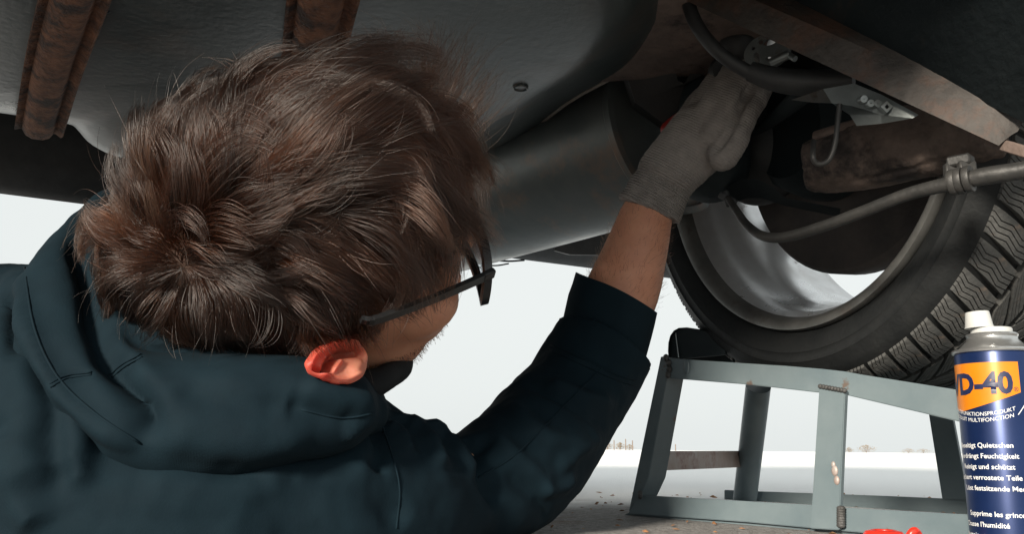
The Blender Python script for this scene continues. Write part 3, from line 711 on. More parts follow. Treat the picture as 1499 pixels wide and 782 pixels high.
# ------------------------------------------------------------------ steel wheel ramp
def ramp():
    g0 = PZ(921, 753, .002); g1 = PZ(1240, 780, .002); e = (g1 - g0).normalized(); g2 = g0 + e * .62 * 1.0
    t = thing('wheel_ramp', 'grey painted steel wheel ramp with a bent end stop carrying the tyre', 'ramp', g0)
    def on(px, py, k=0.0):
        """point of the near frame's leaning plane at this bearing"""
        nrm = Vector((-e.y, e.x, 0)).normalized()
        if nrm.y < 0: nrm = -nrm
        n2 = (nrm * 1.0 - Vector((0, 0, .10))).normalized(); r = ray(px, py)
        q = g0 + nrm * k
        return CAM + r * ((q - CAM).dot(n2) / r.dot(n2))
    nrm = Vector((-e.y, e.x, 0)).normalized()
    if nrm.y < 0: nrm = -nrm
    def bar(name, poly, th=.004, mt='ramp', k=0.0):
        a = [on(x, y, k) for x, y in poly]; bm = bmesh.new(); add_prism(bm, a, nrm * th)
        bmesh.ops.recalc_face_normals(bm, faces=bm.faces[:])
        bmesh.ops.bevel(bm, geom=[x for x in bm.edges], offset=.0007, segments=2, affect='EDGES')
        return obj(name, bm, M[mt], t, ang=35)
    # near frame
    bar('bottom_rail', [(919, 753), (934, 725.5), (1186, 740), (1232, 744), (1450, 756), (1450, 797), (1240, 779), (1090, 765)], .005)
    bar('foot_flange', [(910, 756), (921, 751), (1186, 773.5), (1450, 794), (1450, 800), (1186, 778)], .03, k=.006)
    tr = bar('top_rail', [(981, 525), (1080, 531.5), (1150, 536), (1204, 540.5), (1235, 544), (1262, 549), (1400, 571), (1425, 576), (1425, 623), (1400, 617), (1239, 579), (1195, 575), (1100, 564), (979, 554)], .005)
    bar('post', [(967, 522), (981, 526), (949, 700), (937, 726), (920, 750)], .028, k=.0012)
    bar('post', [(1199, 565), (1237, 572), (1231, 700), (1228, 777), (1186, 774.5)], .006, k=-.0062)
    bm = bmesh.new()
    for x, y in ((975, 524), (979, 532), (980, 541), (978, 549)): add_ell(bm, on(x, y, -.001), (e * .0035, nrm * .003, Vector((0, 0, .004))), 2)
    for i in range(9): add_ell(bm, on(1201 + i * 4.4, 566 + i * .8, -.007), (e * .0025, nrm * .002, Vector((0, 0, .0022))), 2)
    for i in range(8): add_ell(bm, on(1231, 745 + i * 3.6, -.005), (e * .004, nrm * .003, Vector((0, 0, .0024))), 2)
    for i in range(3): add_ell(bm, on(937, 722 + i * 3, -.003), (e * .003, nrm * .002, Vector((0, 0, .0024))), 2)
    tag(obj('weld_bead', bm, M['weld'], t), kind='stuff')
    bm = bmesh.new(); add_ell(bm, on(1005, 538, -.0008), (e * .004, nrm * .0016, Vector((0, 0, .008))), 3); obj('weld_spot', bm, M['ramp'], t)
    bm = bmesh.new()
    for dx, dy, s in ((0, 0, .0046), (3, 14, .004), (-2, -9, .003)): add_ell(bm, on(1222 + dx, 690 + dy, -.0066), (e * s * .7, nrm * .0014, Vector((0, 0, s))), 2)
    obj('rust_spot', bm, M['rampworn'], t)
    # rear frame
    far0 = P(1072, 738, 1.26); kf = (far0 - g0).dot(nrm)
    bm = bmesh.new(); add_tube(bm, [P(1090, 735, 1.22), P(1110, 566, 1.14)], .0158, 32, 1); obj('rear_tube', bm, M['ramp'], t)
    bar('rear_rail', [(1060, 718), (1109, 720), (1300, 727), (1460, 734), (1460, 758), (1109, 742), (1060, 740)], .005, k=kf)
    bar('rear_post', [(1352, 560), (1385, 565), (1417, 733), (1379, 731)], .006, k=kf - .007)
    bar('rear_top_rail', [(1090, 520), (1330, 548), (1440, 566), (1440, 592), (1330, 575), (1090, 548)], .005, k=kf - .02)
    # worn brace between near post and rear tube
    a = P(949, 675.5, .985); b = P(1090, 672.5, 1.205); bm = bmesh.new(); add_box(bm, a, b, .005, .0215, bev=.0008, segs=2); obj('brace', bm, M['rampworn'], t)
    # cradle plate under the tyre with rolled-up end stop
    cr = [(985, 551), (1060, 561), (1150, 570), (1240, 582), (1330, 600), (1420, 618)]
    bm = bmesh.new(); L0 = [on(x, y - 4, .012) for x, y in cr]; 
    wv = nrm * (kf - .03)
    A = [bm.verts.new(p) for p in L0]; B = [bm.verts.new(p + wv) for p in L0]
    for k in range(len(cr) - 1): bm.faces.new((A[k], A[k + 1], B[k + 1], B[k]))
    bmesh.ops.solidify(bm, geom=bm.faces[:], thickness=.003)
    obj('cradle_plate', bm, M['ramp'], t, ang=30)
    bm = bmesh.new(); base = on(979, 527, .075)
    prof = [(0, 0), (-.001, .010), (0, .020), (.003, .028), (.0085, .0335), (.016, .036), (.028, .0355), (.05, .030), (.08, .02)]
    A = [bm.verts.new(base + e * x + Vector((0, 0, z))) for x, z in prof]; B = [bm.verts.new(base + e * x + Vector((0, 0, z)) + nrm * (kf - .10)) for x, z in prof]
    for k in range(len(prof) - 1): bm.faces.new((A[k], A[k + 1], B[k + 1], B[k]))
    bmesh.ops.solidify(bm, geom=bm.faces[:], thickness=.003)
    bm2 = [base + e * x + Vector((0, 0, z)) + nrm * .004 for x, z in prof] + [base + e * .08]
    add_prism(bm, bm2, nrm * .003)
    obj('end_stop', bm, M['undercoat'], t, ang=40)
    bm = bmesh.new(); add_tube(bm, [base + e * .0125 + nrm * .0028 + Vector((0, 0, .002)), base + e * .009 + nrm * .0028 + Vector((0, 0, .031))], .0006, 6, 1); obj('weld_line', bm, M['zinc'], t)
ramp()

# ------------------------------------------------------------------ spray can
def spray_can():
    dcan = .62; r = .0252; top = P(1454, 517, dcan + .004); base = Vector((top.x, top.y, 0.0)); hb = top.z
    t = thing('spray_can', 'blue aerosol can with orange shield and white nozzle standing before the ramp', 'spray can', base)
    M['canblue'] = mat('canblue', (.008, .022, .085), (.010, .027, .10), 30, .32, .45, 0, spec=.6)
    M['cansilver'] = mat('cansilver', (.55, .56, .56), (.48, .49, .49), 40, .28, .85)
    M['orange'] = mat('orange', (.68, .215, .008), (.62, .19, .008), 40, .3, .1)
    M['inkblue'] = mat('inkblue', (.012, .018, .06), rough=.35)
    M['inkwhite'] = mat('inkwhite', (.72, .74, .75), rough=.4)
    M['nozzle'] = mat('nozzle', (.50, .51, .50), (.44, .45, .44), 50, .42)
    Z = Vector((0, 0, 1)); bm = bmesh.new()
    add_lathe(bm, [(.0005, .003), (r - .006, .002), (r - .002, .0), (r, .002), (r, .004), (r, hb - .003), (r - .0004, hb - .001)], base, Z, 96)
    body = obj('body', bm, M['canblue'], t, ang=50)
    bm = bmesh.new()
    add_lathe(bm, [(r - .0004, hb - .001), (r + .0011, hb - .0006), (r + .0014, hb + .0006), (r + .0008, hb + .0018), (r - .0012, hb + .0016), (r - .003, hb + .0024), (r - .0058, hb + .0055), (r - .0088, hb + .0085), (r - .0092, hb + .0105),
                   (r - .0088, hb + .0112), (r - .0084, hb + .0122), (r - .009, hb + .0132), (r - .0105, hb + .0135), (r - .012, hb + .0115), (.004, hb + .0115)], base, Z, 96)
    obj('shoulder', bm, M['cansilver'], t, ang=35)
    bm = bmesh.new()
    add_lathe(bm, [(.0132, hb + .012), (.0134, hb + .0162), (.0128, hb + .0172), (.0096, hb + .0178), (.0090, hb + .019), (.0078, hb + .0285), (.0074, hb + .0292), (.0045, hb + .0288), (.004, hb + .0275), (.0005, hb + .0275)], base, Z, 64)
    bmesh.ops.transform(bm, matrix=Matrix.Translation(base) @ Matrix.Rotation(R_(-3), 4, 'Y') @ Matrix.Translation(-base), verts=[v for v in bm.verts if v.co.z > hb + .0175])
    nz = obj('nozzle', bm, M['nozzle'], t, ang=40)
    front = Vector((CAM.x - base.x, CAM.y - base.y, 0)).normalized(); sideR = Vector((-front.y, front.x, 0))
    if sideR.dot(rgt) < 0: sideR = -sideR
    def wrap(u, v, dr): # u: arc length to the right of the side facing the camera, v: height
        th = u / r; return base + (front * math.cos(th) + sideR * math.sin(th)) * (r + dr) + Z * v
    # shield
    su0, su1, st, sb = -.068, .0146, hb - .0085, hb - .0395
    bm = bmesh.new(); nx, ny = 60, 12; g = []
    for i in range(nx + 1):
        x = i / nx; u = su0 + (su1 - su0) * x; dip = .012 * (1 - abs(2 * x - 1) ** 1.4)
        g.append([bm.verts.new(wrap(u, st - (j / ny) * (st - (sb + .0105) + dip), .00025)) for j in range(ny + 1)])
    for i in range(nx):
        for j in range(ny): bm.faces.new((g[i][j], g[i + 1][j], g[i + 1][j + 1], g[i][j + 1]))
    sh = obj('shield', bm, M['orange'], t)
    def text(s, size, u, v, mt, parent, dr=.0005, bold=0, align='RIGHT', sx=1.0, arch=0.0, uc=0.0):
        cu = bpy.data.curves.new('t', 'FONT'); cu.body = s; cu.size = size; cu.align_x = align; cu.offset = bold; cu.resolution_u = 3
        o = bpy.data.objects.new('t', cu); C.objects.link(o)
        me = bpy.data.meshes.new_from_object(o.evaluated_get(bpy.context.evaluated_depsgraph_get())); bpy.data.objects.remove(o)
        bm = bmesh.new(); bm.from_mesh(me); bpy.data.meshes.remove(me)
        for it in range(4):
            es = [x for x in bm.edges if x.calc_length() > .0035]
            if not es: break
            bmesh.ops.subdivide_edges(bm, edges=es, cuts=1)
            bmesh.ops.triangulate(bm, faces=bm.faces[:])
        for q in bm.verts:
            uu = u + q.co.x * sx; q.co = wrap(uu, v + q.co.y + arch * ((uu - uc) / r) ** 2, dr)
        return obj('lettering', bm, M[mt], parent, sm=False)
    text('WD-40', .0195, .0098, hb - .0292, 'inkblue', sh, .0005, .0008, 'RIGHT', .92)
    text('®', .0042, .0132, hb - .0285, 'inkblue', sh, .0005, 0, 'RIGHT')
    text('MULTIFUNKTIONSPRODUKT', .0037, .0100, hb - .0445, 'inkwhite', body, .0004, 0, 'RIGHT', 1.0, .0048, -.012)
    text('PRODUIT MULTIFONCTION', .0037, .0088, hb - .0485, 'inkwhite', body, .0004, 0, 'RIGHT', 1.0, .0048, -.012)
    bm = bmesh.new(); q = [wrap(.0112 + .005 * k / 6, hb - .0440 + .0065 * (k / 6), .0005) for k in range(7)]; add_tube(bm, q, .0003, 5, 1); obj('printed_line', bm, M['inkwhite'], body)
    v0 = hb - .0655; dv = .00705
    for k, s in enumerate(('Beseitigt Quietschen', 'Verdrängt Feuchtigkeit', 'Reinigt und schützt', 'Lockert verrostete Teile', 'Löst festsitzende Mechanik')):
        text(s, .0046, (.0066, .0092, .0062, .0100, .0215)[k], v0 - dv * k, 'inkwhite', body, .0004, .00006, 'RIGHT', 1.04)
    v1 = hb - .0655 - dv * 6.35
    for k, s in enumerate(('Supprime les grincements', "Chasse l'humidité", 'Nettoie et protège', 'Dégrippe les pièces rouillées', 'Desserre les mécanismes', 'coincés')):
        text(s, .0046, (.0215, .0000, .0012, .0215, .0200, -.0048)[k], v1 - dv * (k if k < 5 else 4.75) , 'inkwhite', body, .0004, .00006, 'RIGHT', 1.04)
spray_can()

def red_cap():
    c = PZ(1296, 812, 0); t = thing('red_lid', 'bright red plastic cap lying on the asphalt in front of the ramp', 'cap', c)
    bm = bmesh.new(); r = .0140; hh = (P(1296, 777, (c - CAM).dot(fwd)).z)
    add_lathe(bm, [(r, 0), (r, hh * .75), (r - .002, hh * .93), (r - .006, hh), (r - .0075, hh * .97), (r - .008, hh * .6), (.0005, hh * .58)], c, (0, 0, 1), 48)
    obj('shell', bm, M['red'], t, ang=50)
    bm = bmesh.new(); add_tube(bm, [c + rgt * .014 + Vector((0, -.002, hh * .5)), c + rgt * .018 + Vector((0, -.004, hh * .93)), c + rgt * .023 + Vector((0, 0, hh * .86)), c + rgt * .025 + Vector((0, 0, hh * .3))], .0028, 12, 5, dome=True)
    obj('tab', bm, M['red'], t)
red_cap()

# ------------------------------------------------------------------ the mechanic
HC = P(424, 338, .575)
Rv = Vector((.30, -.35, -.88)).normalized()
Fv = Vector((.935, .11, .277)); Fv = (Fv - Rv * Fv.dot(Rv)).normalized()
Uv = Rv.cross(Fv).normalized()
S = 1.04
def hd(f, r, u): return HC + (Fv * f + Rv * r + Uv * u) * S
NECK = P(330, 520, .70)
person = thing('person', 'person in dark teal hooded jacket and glasses, gloved hand reaching up under the car', 'person', (HC.x - .1, HC.y + .3, 0))
SH_R = P(640, 728, .665); EL_R = P(838, 585, .80); WR_R = P(948, 312, .865)
SH_L = P(-40, 540, .70); CHEST = Vector((-.33, .86, .125)); HIP = Vector((-.62, 1.28, .115))

def hand_shape(bm, pal, fingers):
    add_tube(bm, pal[0], pal[1], 20, 6, hint=pal[2], squash=pal[3], dome=True)
    for pts, rad in fingers: add_tube(bm, pts, rad, 12, 5, dome=True)

def build_body():
    bm = bmesh.new()
    E = lambda c, s, sub=3: add_ell(bm, hd(*c), (Fv * s[0] * S, Rv * s[1] * S, Uv * s[2] * S), sub)
    E((0, 0, 0), (.096, .074, .086), 4); E((.040, 0, -.045), (.066, .067, .082), 4); E((.04, 0, -.09), (.052, .052, .042))
    E((.082, 0, -.115), (.018, .021, .017)); E((.034, .052, -.076), (.036, .015, .036)); E((.034, -.052, -.076), (.036, .015, .036))
    for s in (-1, 1):
        E((.062, s * .047, -.045), (.033, .022, .028)); E((.058, s * .043, -.066), (.030, .020, .024)); E((.086, s * .028, .0), (.012, .028, .009)); E((.083, s * .031, -.022), (.0115, .0125, .0115))
    E((.095, 0, -.084), (.011, .024, .0075)); E((.094, 0, -.095), (.011, .021, .007))
    add_tube(bm, [hd(.085, 0, -.005), hd(.100, 0, -.03), hd(.108, 0, -.052), hd(.095, 0, -.062)], [.009, .010, .0125, .011], 12, 4, dome=True)
    add_tube(bm, [hd(-.02, 0, -.04), hd(-.03, 0, -.10), NECK], [.056, .054, .056], 20, 5)
    add_tube(bm, [NECK, NECK.lerp(CHEST, .4), CHEST, CHEST.lerp(HIP, .5), HIP], [.055, .085, .09, .085, .085], 20, 5, dome=True, squash=.9)
    add_tube(bm, [NECK.lerp(SH_R, .3), SH_R, SH_R.lerp(EL_R, .5), EL_R, P(905, 440, .845), P(930, 370, .855), WR_R, P(965, 285, .865)], [.045, .040, .034, .034, .036, .031, .0255, .022], 20, 6, dome=True)
    EL_L = Vector((-.60, .96, .09)); WR_L = Vector((-.52, 1.2, .07))
    add_tube(bm, [NECK.lerp(SH_L, .3), SH_L, EL_L, WR_L, WR_L + Vector((.03, .08, 0))], [.05, .042, .027, .022, .022], 18, 6, dome=True)
    for s in (-1, 1):
        o = Vector((s * .08, s * .05, 0)); k = HIP + o + Vector((-.22, .38, 0)); an = k + Vector((-.1, .40, -.03))
        add_tube(bm, [HIP + o * .6, HIP.lerp(k, .5) + o * .5, k, k.lerp(an, .4), an, an + Vector((.03, .05, .06))], [.08, .06, .045, .042, .032, .03], 18, 5, dome=True)
    me = fuse(bm, .0042, 5, .5)
    me.materials.append(M['skin']); me.materials.append(M['scalp'])
    me.shade_smooth()
    body = bpy.data.objects.new('body', me); C.objects.link(body); adopt(body, person)
    return body
body = build_body()

def build_ear(cx, cy, dep, mirror=False):
    """right ear: helix rim, antihelix, concha, tragus and lobe"""
    if not mirror:
        c = P(cx, cy, dep)
        A = (P(449, 537, dep - .012) - P(536, 545, dep + .014)); Bv = (P(500, 497, dep + .006) - P(484, 562, dep - .012))
    la = A.length / 2; A = A.normalized(); Bv = (Bv - A * Bv.dot(A)); lb = Bv.length / 2 * 1.05; Bv.normalize()
    Nn = A.cross(Bv).normalized()
    if Nn.dot(CAM - c) < 0: Nn = -Nn
    nu, nv = 72, 30; bm = bmesh.new()
    # outline of the ear seen square on: radius by angle, A axis = top of the ear, B axis = front
    O = [(444, 536), (452, 523), (476, 508), (494, 502), (514, 500), (525, 506), (531, 515), (534, 529), (531, 546), (518, 559), (501, 561), (481, 558), (461, 551), (448, 543)]
    def lp(x, y):
        r_ = ray(x, y); return CAM + r_ * ((c - CAM).dot(Nn) / r_.dot(Nn))
    poly = [((lp(*o) - c).dot(A), (lp(*o) - c).dot(Bv)) for o in O]
    pa = np.array([math.atan2(y, x) for x, y in poly]); pr = np.array([math.hypot(x, y) for x, y in poly]); o_ = np.argsort(pa); pa, pr = pa[o_], pr[o_]
    pa3 = np.concatenate([pa - 2 * np.pi, pa, pa + 2 * np.pi]); pr3 = np.tile(pr, 3); tt_ = np.linspace(-np.pi, np.pi, 361); rs = np.interp(tt_, pa3, pr3)
    ker = np.ones(13) / 13; rs = np.convolve(np.concatenate([rs[-7:-1], rs, rs[1:7]]), ker, 'valid')
    la = lb = 1.0
    def outline(t):
        t = (t + math.pi) % (2 * math.pi) - math.pi; rr_ = np.interp(t, tt_, rs); return math.cos(t) * rr_, math.sin(t) * rr_
    L2 = lambda pts: [((lp(*o) - c).dot(A), (lp(*o) - c).dot(Bv)) for o in pts]
    px_ = .515 / FPX
    feats = [(L2([(447, 539), (454, 525), (477, 511), (500, 505), (518, 506)]), 6.5, .0034), (L2([(478, 538), (486, 524), (500, 515), (521, 514)]), 6.0, -.0072), (L2([(500, 518), (516, 518)]), 6, -.005),
             (L2([(457, 542), (468, 546), (479, 544)]), 4.2, -.0042), (L2([(468, 553), (483, 544), (493, 531)]), 5, .0024), (L2([(520, 536), (516, 545)]), 11, .0026), (L2([(455, 548), (480, 556), (505, 558), (524, 551)]), 4, .0012), (L2([(528, 516), (531, 528)]), 4.5, .0022)]
    def height(t, q):
        x, y = outline(t); p = np.array([[x * q, y * q, 0.0]]); h = 0.0
        for pl, wd, am in feats:
            d, _ = seg_dist(p, [(u, v, 0) for u, v in pl]); h += (1.5 if am > 0 else 1.6) * am * math.exp(-(d[0] / (wd * px_)) ** 2)
        return h * (1 if q < .93 else 1 - (q - .93) / .14)
    rings = []
    for i in range(nv + 1):
        q = max(.02, i / nv); ring = []
        for k in range(nu):
            t = 2 * math.pi * k / nu; x, y = outline(t)
            ring.append(bm.verts.new(c + A * la * x * q + Bv * lb * y * q + Nn * (height(t, q) + .002)))
        rings.append(ring)
    for i in range(nv):
        for k in range(nu): bm.faces.new((rings[i][k], rings[i][(k + 1) % nu], rings[i + 1][(k + 1) % nu], rings[i + 1][k]))
    bm.faces.new(rings[0])
    edge = rings[-1]; back = []
    for q, dz in ((1.035, -.0008), (1.02, -.0032), (.94, -.0045), (.7, -.006), (.45, -.012)):
        ring = []
        for k in range(nu):
            t = 2 * math.pi * k / nu; x, y = outline(t)
            ring.append(bm.verts.new(c + A * la * x * q + Bv * lb * y * q + Nn * (height(t, min(q, 1)) * (1 if q > 1 else .3) + dz + .002)))
        back.append(ring)
    seq = [edge] + back
    for i in range(len(seq) - 1):
        for k in range(nu): bm.faces.new((seq[i][k], seq[i][(k + 1) % nu], seq[i + 1][(k + 1) % nu], seq[i + 1][k]))
    bm.faces.new(back[-1])
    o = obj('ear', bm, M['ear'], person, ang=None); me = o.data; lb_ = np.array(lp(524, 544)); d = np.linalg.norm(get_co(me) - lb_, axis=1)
    at = me.attributes.new('backlit_red', 'FLOAT', 'POINT'); at.data.foreach_set('value', np.clip((d - .004) / .022, 0, 1).astype(np.float32))  # painted glow weight, growing with distance from the lobe
    return o
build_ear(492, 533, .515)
bm = bmesh.new(); add_ell(bm, hd(-.005, -.080, -.012), (Fv * .017 + Rv * -.004, Rv * .006, Uv * .031), 3); obj('ear', bm, M['ear'], person)

def glasses():
    """black rimmed glasses: both rims, lenses, bridge and the two temples"""
    hinge = P(715, 403, .572); eart = P(555, 467, .512)
    g = bmesh.new()
    q0 = [eart + (eart - hinge).normalized() * .012 + Rv * -.004, eart, eart.lerp(hinge, .5) + Rv * .001, hinge - (hinge - eart).normalized() * .004]
    pts = catmull([list(p) for p in q0], 5); pts = [Vector(p) for p in pts]
    for i in range(len(pts) - 1):
        w0 = .0062 if i > 3 else .005
        add_box(g, pts[i], pts[i + 1] + (pts[i + 1] - pts[i]) * .05, .0030, w0 * (.85 + .3 * i / len(pts)), hint=Uv)
    gl = bpy.data.objects.new('glasses', None); C.objects.link(gl); gl.parent = person; gl.location = hinge - person.location; gl['base'] = tuple(hinge)
    obj('temple', g, M['plastic'], gl, ang=30)
    g = bmesh.new(); sh = -Rv * .146 * 1.0
    for i in range(len(pts) - 1): add_box(g, pts[i] + sh, pts[i + 1] + sh, .003, .006, hint=Uv)
    obj('temple', g, M['plastic'], gl, ang=30)
    # rims: rounded rectangles in the plane across the face
    Xd = -Rv; Yd = (Uv * .97 + Fv * .12).normalized(); Fd = Fv
    for side in (0, 1):
        c = hinge + Xd * (.0265 + .068 * side) - Yd * .018 + Fd * (.0035 + (.004 if side else 0))
        loop = []
        for t in np.linspace(0, 2 * math.pi, 40, endpoint=False):
            ct, st_ = math.cos(t), math.sin(t); n_ = 3.0
            rr = (abs(ct) ** n_ + abs(st_) ** n_) ** (-1 / n_)
            bow = -.004 * (ct * rr) ** 2
            loop.append((Xd * .0265 * ct * rr + Yd * .0165 * st_ * rr + Fd * bow, st_))
        g = bmesh.new(); rings = []
        for p, st_ in loop:
            u = p.normalized(); wdt = .0062
            rings.append([g.verts.new(c + p + u * x + Fd * y) for x, y in ((0, -.0030), (wdt, -.0026), (wdt, .0026), (0, .0030))])
        for k in range(40):
            for j in range(4): g.faces.new((rings[k][j], rings[k][(j + 1) % 4], rings[(k + 1) % 40][(j + 1) % 4], rings[(k + 1) % 40][j]))
        fr = obj('frame', g, M['plastic'], gl, ang=40)
        g = bmesh.new(); f_ = [g.verts.new(c + p * .99 + Fd * .0006) for p, _ in loop]; b_ = [g.verts.new(c + p * .99 - Fd * .0006) for p, _ in loop]
        cf = g.verts.new(c + Fd * .0026); cb = g.verts.new(c + Fd * .0014)
        for k in range(40):
            g.faces.new((f_[k], f_[(k + 1) % 40], cf)); g.faces.new((b_[(k + 1) % 40], b_[k], cb)); g.faces.new((f_[k], b_[k], b_[(k + 1) % 40], f_[(k + 1) % 40]))
        obj('lens', g, M['glass'], gl)
    g = bmesh.new(); add_tube(g, [hinge + Xd * .0525 - Yd * .008 + Fd * .005, hinge + Xd * .0605 - Yd * .005 + Fd * .009, hinge + Xd * .0685 - Yd * .008 + Fd * .007], .002, 8, 5); obj('bridge', g, M['plastic'], gl)
    g = bmesh.new(); add_box(g, hinge - (hinge - eart).normalized() * .005, hinge + Fv * .004 + Xd * .001, .004, .0075, hint=Uv, bev=.0012, segs=2); obj('hinge', g, M['plastic'], gl)
glasses()

def clothing():
    # jacket
    bm = bmesh.new()
    add_tube(bm, [P(420, 640, .60), P(330, 640, .66), CHEST, CHEST.lerp(HIP, .5), HIP + Vector((-.06, .09, 0))], [.07, .10, .128, .120, .118], 28, 6, dome=True, squash=.85)
    add_tube(bm, [P(60, 620, .60), P(240, 720, .565), P(430, 740, .57), P(560, 745, .60), P(650, 735, .65)], [.075, .070, .064, .055, .045], 24, 6, dome=True)
    add_tube(bm, [P(420, 650, .63), P(550, 705, .625), P(655, 728, .66), P(760, 678, .725), P(832, 590, .80), P(868, 532, .83), P(884, 502, .838)], [.07, .050, .045, .0515, .0495, .0495, .0505], 28, 8, dome=False)
    add_tube(bm, [P(200, 560, .66), P(60, 560, .64), SH_L, Vector((-.52, .84, .11)), Vector((-.62, .97, .09)), Vector((-.52, 1.2, .07))], [.09, .085, .075, .062, .052, .045], 24, 6, dome=True)
    add_tube(bm, [P(-60, 640, .58), P(60, 690, .56), P(180, 745, .54), P(330, 770, .54)], [.085, .08, .07, .055], 22, 6, dome=True)
    me = fuse(bm, .0028, 8, .5)
    folds(me, [
        ([(20, 400), (8, 470), (2, 560), (12, 640)], .006, .010), ([(48, 400), (40, 470), (50, 560), (80, 640)], .007, .009), ([(85, 560), (98, 620), (100, 700)], .005, .008),
        ([(22, 520), (40, 620), (62, 720)], .006, .010), ([(0, 640), (25, 720), (60, 780)], .006, .011), ([(120, 600), (125, 660), (112, 720)], .004, .007),
        ([(30, 430), (26, 500), (34, 560)], -.004, .006), ([(66, 560), (88, 640), (90, 720)], -.003, .006),
        ([(548, 622), (560, 660), (548, 690)], -.004, .006), ([(562, 628), (585, 640), (602, 668)], .004, .006), ([(590, 626), (625, 645), (650, 690)], .005, .008), ([(620, 632), (660, 650), (700, 700)], .004, .008),
        ([(556, 612), (600, 622), (650, 640), (690, 645)], .003, .006), ([(690, 645), (705, 690), (735, 740)], -.005, .008), ([(676, 640), (700, 648), (722, 640)], -.004, .006),
        ([(720, 630), (770, 680), (810, 720)], .003, .008), ([(745, 590), (800, 640), (860, 650)], .003, .007), ([(770, 560), (835, 600), (890, 625)], -.0025, .006), ([(800, 560), (850, 580), (900, 590)], .0035, .007),
        ([(815, 690), (850, 660), (880, 640)], .003, .006), ([(790, 720), (820, 715), (840, 700)], .003, .005), ([(820, 515), (880, 545), (915, 575)], .002, .004), ([(740, 690), (790, 735), (800, 770)], -.003, .007),
        ([(200, 700), (330, 720), (430, 700)], .003, .012), ([(440, 690), (540, 720), (600, 770)], -.003, .010), ([(360, 670), (460, 700), (560, 690)], .003, .012)], 1.6)
    wrinkle(me, 14, .004, 2.0); wrinkle(me, 38, .0018, 7.0); wrinkle(me, 95, .0006, 3.0)
    j = obj('jacket', me, M['jacket'], person, ang=None)
    # hood lying in a bunch round the nape
    bm = bmesh.new()
    add_tube(bm, [P(158, 305, .67), P(128, 350, .63), P(98, 405, .58), P(98, 482, .55), P(130, 560, .53), P(215, 605, .52), P(330, 610, .52), P(430, 600, .53), P(500, 602, .545), P(538, 606, .56)],
             [.010, .018, .024, .029, .034, .036, .036, .032, .026, .014], 24, 8, dome=True)
    add_tube(bm, [P(180, 330, .66), P(150, 430, .62), P(190, 520, .58), P(280, 560, .57), P(400, 572, .575), P(490, 580, .575)], [.03, .042, .046, .046, .036, .022], 22, 7, dome=True)
    add_tube(bm, [P(62, 425, .585), P(80, 520, .555), P(140, 610, .535), P(210, 645, .53)], [.016, .02, .02, .009], 18, 6, dome=True)
    me = fuse(bm, .0028, 6, .5)
    folds(me, [([(28, 390), (42, 480), (76, 556), (130, 612), (205, 655)], .005, .006), ([(112, 300), (128, 400), (150, 490), (190, 560), (214, 610), (208, 648)], -.010, .008), ([(135, 330), (150, 430), (172, 510), (215, 575)], .004, .009),
               ([(150, 500), (175, 545), (212, 590)], -.005, .006), ([(260, 560), (330, 590), (420, 600)], -.003, .01), ([(440, 562), (500, 585), (545, 590)], .005, .008), ([(420, 590), (470, 606), (520, 612)], -.004, .007),
               ([(76, 562), (100, 549), (130, 546)], -.0016, .0022), ([(165, 547), (182, 530), (202, 520)], -.0016, .0022), ([(500, 640), (530, 622), (550, 606)], .003, .006), ([(240, 640), (340, 655), (460, 640)], .003, .010)], 1.35)
    wrinkle(me, 22, .004, 4.0); wrinkle(me, 70, .0009, 1.0)
    obj('hood', me, M['jacket'], j, ang=None)
    # stitched seams
    tri = [(get_co(o.data), [tuple(p.vertices) for p in o.data.polygons]) for o in (j, C.objects['hood'])]
    trees = [BVHTree.FromPolygons([tuple(c) for c in co], pl) for co, pl in tri]
    def seam(line, r=.0007):
        pts = []
        for x, y in catmull(line, 6):
            hs_ = [h for h in (t.ray_cast(CAM, ray(x, y).normalized()) for t in trees) if h[0] is not None]
            if hs_: h = min(hs_, key=lambda h: h[3]); pts.append(h[0] + h[1] * .0002)
        if len(pts) > 3:
            bm = bmesh.new(); add_tube(bm, pts, r, 6, 1); obj('seam', bm, M['jacket'], j, ang=None)
    for ln in ([(72, 563), (98, 550), (134, 545)], [(74, 567), (100, 554), (134, 549)], [(160, 550), (180, 533), (206, 519)], [(164, 553), (184, 536), (208, 523)], [(36, 392), (50, 480), (84, 552), (140, 606), (206, 650)],
               [(560, 625), (575, 670), (585, 720), (580, 775)], [(700, 700), (760, 662), (830, 590), (880, 540)], [(440, 600), (500, 612), (546, 606)], [(806, 505), (850, 525), (900, 548), (930, 558)], [(803, 512), (848, 532), (898, 555), (928, 565)]): seam(ln)
    # turned sleeve end
    bm = bmesh.new(); ax = (P(901, 429, .838) - P(884, 500, .838)).normalized()
    cs = [P(902, 428, .838), P(893, 462, .838), P(884, 500, .836), P(872, 530, .832)]
    K = 48; rings = []
    rr = [.0395, .0418, .0424, .0424, .0420, .041]; cc = [cs[0] + (cs[0] - cs[1]) * -.06, cs[0], cs[0].lerp(cs[1], .5), cs[1], cs[2], cs[3]]
    slant = P(958, 458, .838) - P(845, 400, .838); slant = slant.normalized()
    inn = [(cs[1], .036), (cs[0], .0385)]
    axd = (cs[0] - cs[2]).normalized(); s2 = (slant - axd * slant.dot(axd)).normalized(); s3 = axd.cross(s2)
    for c_, r_ in inn + list(zip(cc, rr)):
        rings.append([bm.verts.new(c_ + s2 * r_ * math.cos(t) + s3 * r_ * math.sin(t) + axd * slant.dot(axd) * r_ * math.cos(t) * 1.0 + axd * .0012 * math.sin(3 * t)) for t in np.linspace(0, 2 * math.pi, K, endpoint=False)])
    for i in range(len(rings) - 1):
        for k in range(K): bm.faces.new((rings[i][k], rings[i][(k + 1) % K], rings[i + 1][(k + 1) % K], rings[i + 1][k]))
    bmesh.ops.recalc_face_normals(bm, faces=bm.faces[:])
